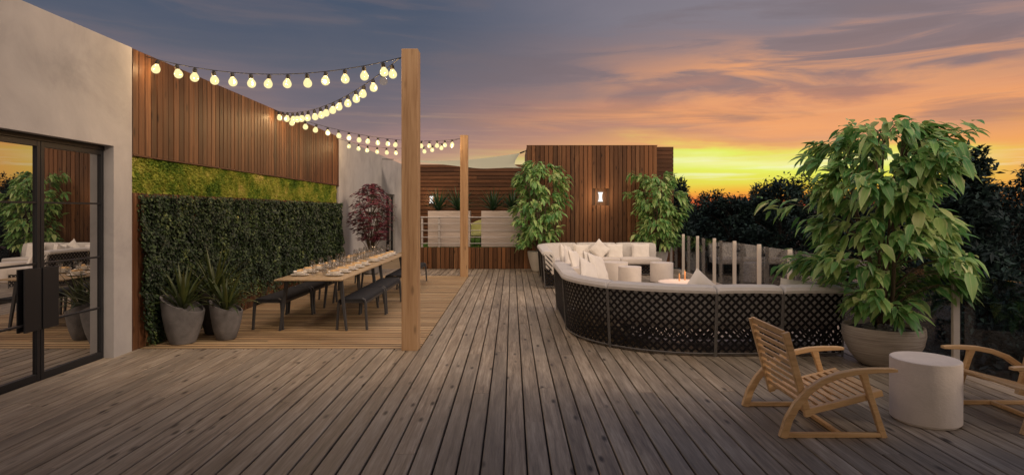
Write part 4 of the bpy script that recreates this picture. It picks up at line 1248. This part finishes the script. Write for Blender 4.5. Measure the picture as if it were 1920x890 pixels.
def bgtree(px, topy, Y, pi_, label, wid=1.0, rz=0):
    global meshes
    tr, lf, hh2 = protos[pi_]
    s = 1130/Y; x = (px-960)/s; top = 1.65 + (396-topy-8)/s; k = (top-gz)/hh2
    t = empty('background_tree', (x, Y, gz), rz, label, 'tree', 'dark trees beyond the terrace')
    t.scale = (k*wid, k*wid, k)
    if pi_ not in [m[0] for m in meshes]:
        a = tr.build('trunk', M['treebark'], t, True); b = lf.build('crown', M['tree'], t); meshes.append((pi_, a.data, b.data))
    else:
        md = [m for m in meshes if m[0] == pi_][0]
        for nm, dt in (('trunk', md[1]), ('crown', md[2])):
            o = bpy.data.objects.new(nm, dt); COL.objects.link(o); o.parent = t
    return t
TL = [(1440, 362, 33, 1, 'small dark tree filling in left of the tallest silhouette', .8, 2.2),
      (1268, 322, 20.5, 2, 'slender tree rising right behind the side block edge', .62, 1),
      (1322, 362, 29, 0, 'dark tree left end of the line, beyond the first balustrade posts', .9, .5),
      (1372, 352, 27, 1, 'dark rounded tree between the side block and the tallest silhouette', .95, 2),
      (1418, 350, 31, 0, 'dark tree just left of the tallest silhouette', .9, 3.3),
      (1463, 322, 26, 1, 'tallest dark tree standing against the yellow sky', .85, 4.1),
      (1520, 345, 29, 0, 'dark tree directly right of the tallest silhouette', .9, 5),
      (1580, 352, 24, 1, 'dark tree mostly hidden by the big potted tree, left part', 1, .2),
      (1650, 345, 27, 0, 'dark tree straight behind the big potted tree', 1, 1.4),
      (1735, 335, 22, 1, 'dark tree behind the right half of the big potted tree', 1, 2.6),
      (1812, 262, 15.5, 2, 'pointed dark tree rising right of the big potted tree', .80, 3.4),
      (1895, 322, 17.5, 0, 'dark bushy tree by the picture edge, low against orange sky', .75, 4.4),
      (1850, 372, 22, 1, 'dark tree in the gap beside the pointed tree', .9, 5.2),
      (1990, 335, 20, 1, 'dark tree leaning in from outside the picture edge', 1, .9),
      (1400, 372, 40, 1, 'small distant tree low in the gap of the line', 1.1, 1.9),
      (1300, 384, 45, 0, 'lowest distant tree under the red sky', 1.1, 2.9),
      (2150, 330, 22, 0, 'dark tree wholly off the picture edge', 1, 2.2)]
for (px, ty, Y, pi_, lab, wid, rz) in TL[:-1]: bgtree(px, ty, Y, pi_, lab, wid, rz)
# low shrubs beyond the balustrade
mb = MB()
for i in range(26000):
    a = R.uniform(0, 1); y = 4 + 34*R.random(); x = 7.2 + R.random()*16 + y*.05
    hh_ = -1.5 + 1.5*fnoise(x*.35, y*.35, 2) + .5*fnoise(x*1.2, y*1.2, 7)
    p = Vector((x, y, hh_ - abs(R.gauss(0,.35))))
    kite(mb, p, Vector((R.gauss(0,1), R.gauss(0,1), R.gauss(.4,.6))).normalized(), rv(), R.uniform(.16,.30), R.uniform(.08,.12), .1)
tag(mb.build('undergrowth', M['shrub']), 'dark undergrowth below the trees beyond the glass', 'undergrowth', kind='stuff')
# a house with a pitched roof among the trees
def far_house(x, y, w, d, h, rh, rz, label):
    b = empty('distant_house', (x, y, gz), rz, label, 'house')
    mb = MB(); mb.box(-w/2, w/2, -d/2, d/2, 0, h); mb.build('wall', plain('house_render', (.20,.13,.12,1), .9), b)
    mb = MB(); o_ = .4
    mb.add([(-w/2-o_,-d/2-o_,h),(w/2+o_,-d/2-o_,h),(w/2+o_,d/2+o_,h),(-w/2-o_,d/2+o_,h),(-w/2-o_,0,h+rh),(w/2+o_,0,h+rh)],
           [(0,1,5,4),(2,3,4,5),(0,4,3),(1,2,5),(0,3,2,1)]); mb.build('roof', plain('roof_tile', (.12,.065,.06,1), .85), b)
    for s in (-.3, .0, .3):
        mb = MB(); mb.box(s*w-.5, s*w+.5, -d/2-.03, -d/2+.02, h*.35, h*.75); mb.build('window', M['black_metal'], b)
far_house(21, 46, 12, 9, 3.0, 2.2, .4, 'dim pinkish house with a pitched roof glimpsed between the dark trees')
far_house(33, 60, 14, 9, 3.2, 2.0, -.3, 'second dim house farther off behind the tree line')

# unseen canopy, columns and side wall, added to shade the foreground deck
bk = empty('added_shade_canopy', (0, -2.7, 0), 0, 'unseen canopy and side wall added around the viewer to shade the near deck', 'building')
mb = MB(); mb.box(-3.9, -3.65, -2.9, -2.65, -.03, 3.05); mb.box(.5, .75, -2.9, -2.65, -.03, 3.05); mb.box(5.3, 5.5, -2.715, 3.3, gz, 3.05); ploc(mb, 'wall', M['plaster'], bk)  # columns carry the slab; side wall added to block the sun
mb = MB(); mb.box(WX-.3, 5.5, -3.0, 3.72, 3.055, 3.2); ploc(mb, 'roof', M['plaster'], bk)  # slab added to cut sky light on the near deck

# ------------------------------------------------------------------ sky and sun
w = bpy.data.worlds.new('World'); S.world = w; w.use_nodes = True
t = NT('', w)
tc = t.n('TexCoord'); sep = t.n('SeparateXYZ'); nrm = t.n('VectorMath', operation='NORMALIZE'); t.l(tc.outputs['Generated'], nrm.inputs[0]); t.l(nrm.outputs[0], sep.inputs[0])
X_, Y_, Z_ = sep.outputs
az = t.math('MULTIPLY', t.math('ARCTAN2', X_, Y_), 180/pi)
el = t.math('MULTIPLY', t.math('ARCSINE', Z_), 180/pi)
cmb = t.n('CombineXYZ'); t.l(t.math('MULTIPLY', az, .05), cmb.inputs[0]); t.l(t.math('MULTIPLY', t.math('ADD', el, t.math('MULTIPLY', az, .035)), .42), cmb.inputs[1])
n1 = t.noise(cmb.outputs[0], 1.0, 7, .58, .7)
cmb2 = t.n('CombineXYZ'); t.l(t.math('MULTIPLY', az, .035), cmb2.inputs[0]); t.l(t.math('MULTIPLY', el, .16), cmb2.inputs[1]); cmb2.inputs[2].default_value = 4.2
n2 = t.noise(cmb2.outputs[0], 1.6, 5, .55, .5)
cmb3 = t.n('CombineXYZ'); t.l(t.math('MULTIPLY', az, .09), cmb3.inputs[0]); t.l(t.math('MULTIPLY', el, 2.2), cmb3.inputs[1]); cmb3.inputs[2].default_value = 9.1
n3 = t.noise(cmb3.outputs[0], 1.0, 5, .6, .3)
amp = t.math('MULTIPLY', el, .30)
ampc = t.math('MINIMUM', amp, 3.2)
e1 = t.math('ADD', el, t.math('MULTIPLY', t.math('SUBTRACT', n1, .5), t.math('MULTIPLY', ampc, 1.7)))
e1 = t.math('ADD', e1, t.math('MULTIPLY', t.math('SUBTRACT', n2, .5), t.math('MULTIPLY', ampc, 2.0)))
f1 = t.math('DIVIDE', e1, 40.0, True)
def st(lst): return [(max(0, e)/40.0, srgb(*c)) for e, c in lst]
glow = t.ramp(f1, st([(0,(120,48,50)),(.5,(190,70,52)),(1.1,(232,120,62)),(1.8,(238,180,66)),(2.5,(226,218,80)),(3.6,(226,238,100)),(4.4,(238,246,160)),(5.2,(226,236,100)),(5.6,(236,200,104)),(6.1,(230,168,106)),(7.2,(198,142,116)),(8.6,(232,158,108)),(9.8,(200,140,114)),(11.4,(150,124,122)),(18,(130,124,134)),(40,(112,112,130))]))
cool = t.ramp(f1, st([(0,(150,80,68)),(2.5,(214,160,120)),(4.4,(206,160,132)),(6.2,(160,128,124)),(8.2,(134,116,118)),(10.5,(117,108,117)),(14,(93,96,110)),(18.5,(75,86,106)),(40,(64,78,104))]))
gf = t.n('MapRange'); gf.interpolation_type = 'SMOOTHSTEP'; gf.inputs['From Min'].default_value = -12; gf.inputs['From Max'].default_value = 19
t.l(t.math('ADD', az, t.math('MULTIPLY', t.math('SUBTRACT', n2, .5), 14)), gf.inputs['Value'])
back = t.n('MapRange'); back.interpolation_type = 'SMOOTHSTEP'; back.inputs['From Min'].default_value = 120; back.inputs['From Max'].default_value = 70
t.l(az, back.inputs['Value'])
c = t.mix(t.math('MULTIPLY', gf.outputs[0], back.outputs[0]), cool, glow)
far_ = t.n('MapRange'); far_.interpolation_type = 'SMOOTHSTEP'; far_.inputs['From Min'].default_value = 31; far_.inputs['From Max'].default_value = 44; t.l(az, far_.inputs['Value'])
c = t.mix(t.math('MULTIPLY', t.math('MULTIPLY', far_.outputs[0], back.outputs[0]), t.ramp(f1, [(.09,(1,1,1,1)),(.15,(.8,.8,.8,1)),(.2,(0,0,0,1))])), c, srgb(240,158,82))
# cloud texture: soft grey-mauve patches high up, peach streaks lower
pk = t.math('MULTIPLY', t.ramp(n1, [(.45,(0,0,0,1)),(.70,(1,1,1,1))]), t.ramp(f1, [(.06,(0,0,0,1)),(.17,(1,1,1,1)),(.30,(.6,.6,.6,1)),(.42,(0,0,0,1))]))
c = t.mix(t.math('MULTIPLY', t.math('MULTIPLY', pk, gf.outputs[0]), .55), c, srgb(246,170,112))
c = t.mix(t.math('MULTIPLY', t.math('MULTIPLY', t.ramp(n1, [(.36,(1,1,1,1)),(.50,(0,0,0,1))]), t.ramp(f1, [(.15,(0,0,0,1)),(.2,(1,1,1,1))])), .42), c, srgb(112,103,110))
ws = t.math('MULTIPLY', t.ramp(n3, [(.52,(0,0,0,1)),(.68,(1,1,1,1))]), t.ramp(f1, [(.06,(0,0,0,1)),(.085,(1,1,1,1)),(.115,(1,1,1,1)),(.135,(0,0,0,1))]))
c = t.mix(t.math('MULTIPLY', t.math('MULTIPLY', ws, gf.outputs[0]), .6), c, srgb(246,246,222))
sw = t.math('MULTIPLY', t.ramp(f1, [(.17,(0,0,0,1)),(.25,(1,1,1,1)),(.31,(1,1,1,1)),(.385,(0,0,0,1))]), t.ramp(t.math('DIVIDE', az, 60.0, True), [(.10,(0,0,0,1)),(.36,(1,1,1,1)),(.58,(.75,.75,.75,1)),(.8,(.2,.2,.2,1))]))
sw = t.math('MULTIPLY', sw, t.ramp(n1, [(.44,(.0,.0,.0,1)),(.58,(1,1,1,1))]))
c = t.mix(t.math('MULTIPLY', sw, .85), c, srgb(238,164,112))
os_ = t.math('MULTIPLY', t.ramp(n3, [(.5,(0,0,0,1)),(.72,(1,1,1,1))]), t.ramp(f1, [(.1,(0,0,0,1)),(.16,(1,1,1,1)),(.3,(0,0,0,1))]))
c = t.mix(t.math('MULTIPLY', os_, .25), c, srgb(240,190,140))
SUN_AZ = 24.0
sky = t.n('TexSky'); sky.sky_type = 'NISHITA'; sky.sun_disc = False; sky.sun_elevation = radians(2.0); sky.sun_rotation = radians(SUN_AZ)
c = t.mix(.0015, c, sky.outputs[0], 'ADD')
# brighter twilight overhead and behind the viewer (outside the frame)
up = t.n('MapRange'); up.interpolation_type = 'SMOOTHSTEP'; up.inputs['From Min'].default_value = 24; up.inputs['From Max'].default_value = 60; up.inputs['To Min'].default_value = 1.0; up.inputs['To Max'].default_value = 2.7; t.l(el, up.inputs['Value'])
bk_ = t.n('MapRange'); bk_.interpolation_type = 'SMOOTHSTEP'; bk_.inputs['From Min'].default_value = .05; bk_.inputs['From Max'].default_value = -.6; t.l(Y_, bk_.inputs['Value'])
c = t.mix(bk_.outputs[0], c, (.95,.73,.57,1))
bg = t.n('Background'); t.l(c, bg.inputs[0]); t.l(up.outputs[0], bg.inputs[1])
wo = t.n('OutputWorld'); t.l(bg.outputs[0], wo.inputs[0])

sl = bpy.data.lights.new('sun', 'SUN'); sl.energy = 1.3; sl.angle = radians(12); sl.color = (1, .76, .58)
so = bpy.data.objects.new('sun', sl); COL.objects.link(so)
dirv = Vector((-.80, .33, -.45)).normalized()           # travel direction of the light
so.rotation_euler = dirv.to_track_quat('-Z', 'Y').to_euler()

# ------------------------------------------------------------------ camera
cd = bpy.data.cameras.new('camera'); cam = bpy.data.objects.new('camera', cd); COL.objects.link(cam)
cam.location = (0, 0, H); cam.rotation_euler = (radians(90), 0, 0)
cd.sensor_width = 36; cd.sensor_fit = 'HORIZONTAL'; cd.lens = 36*F/1920; cd.shift_y = -(445-HY)/1920; cd.clip_start = .05; cd.clip_end = 5000
S.camera = cam
S.view_settings.view_transform = 'Standard'; S.view_settings.look = 'None'; S.view_settings.exposure = 0; S.view_settings.gamma = 1
S.cycles.max_bounces = 6; S.cycles.transparent_max_bounces = 64; S.cycles.use_denoising = True
S.cycles.sample_clamp_indirect = 4
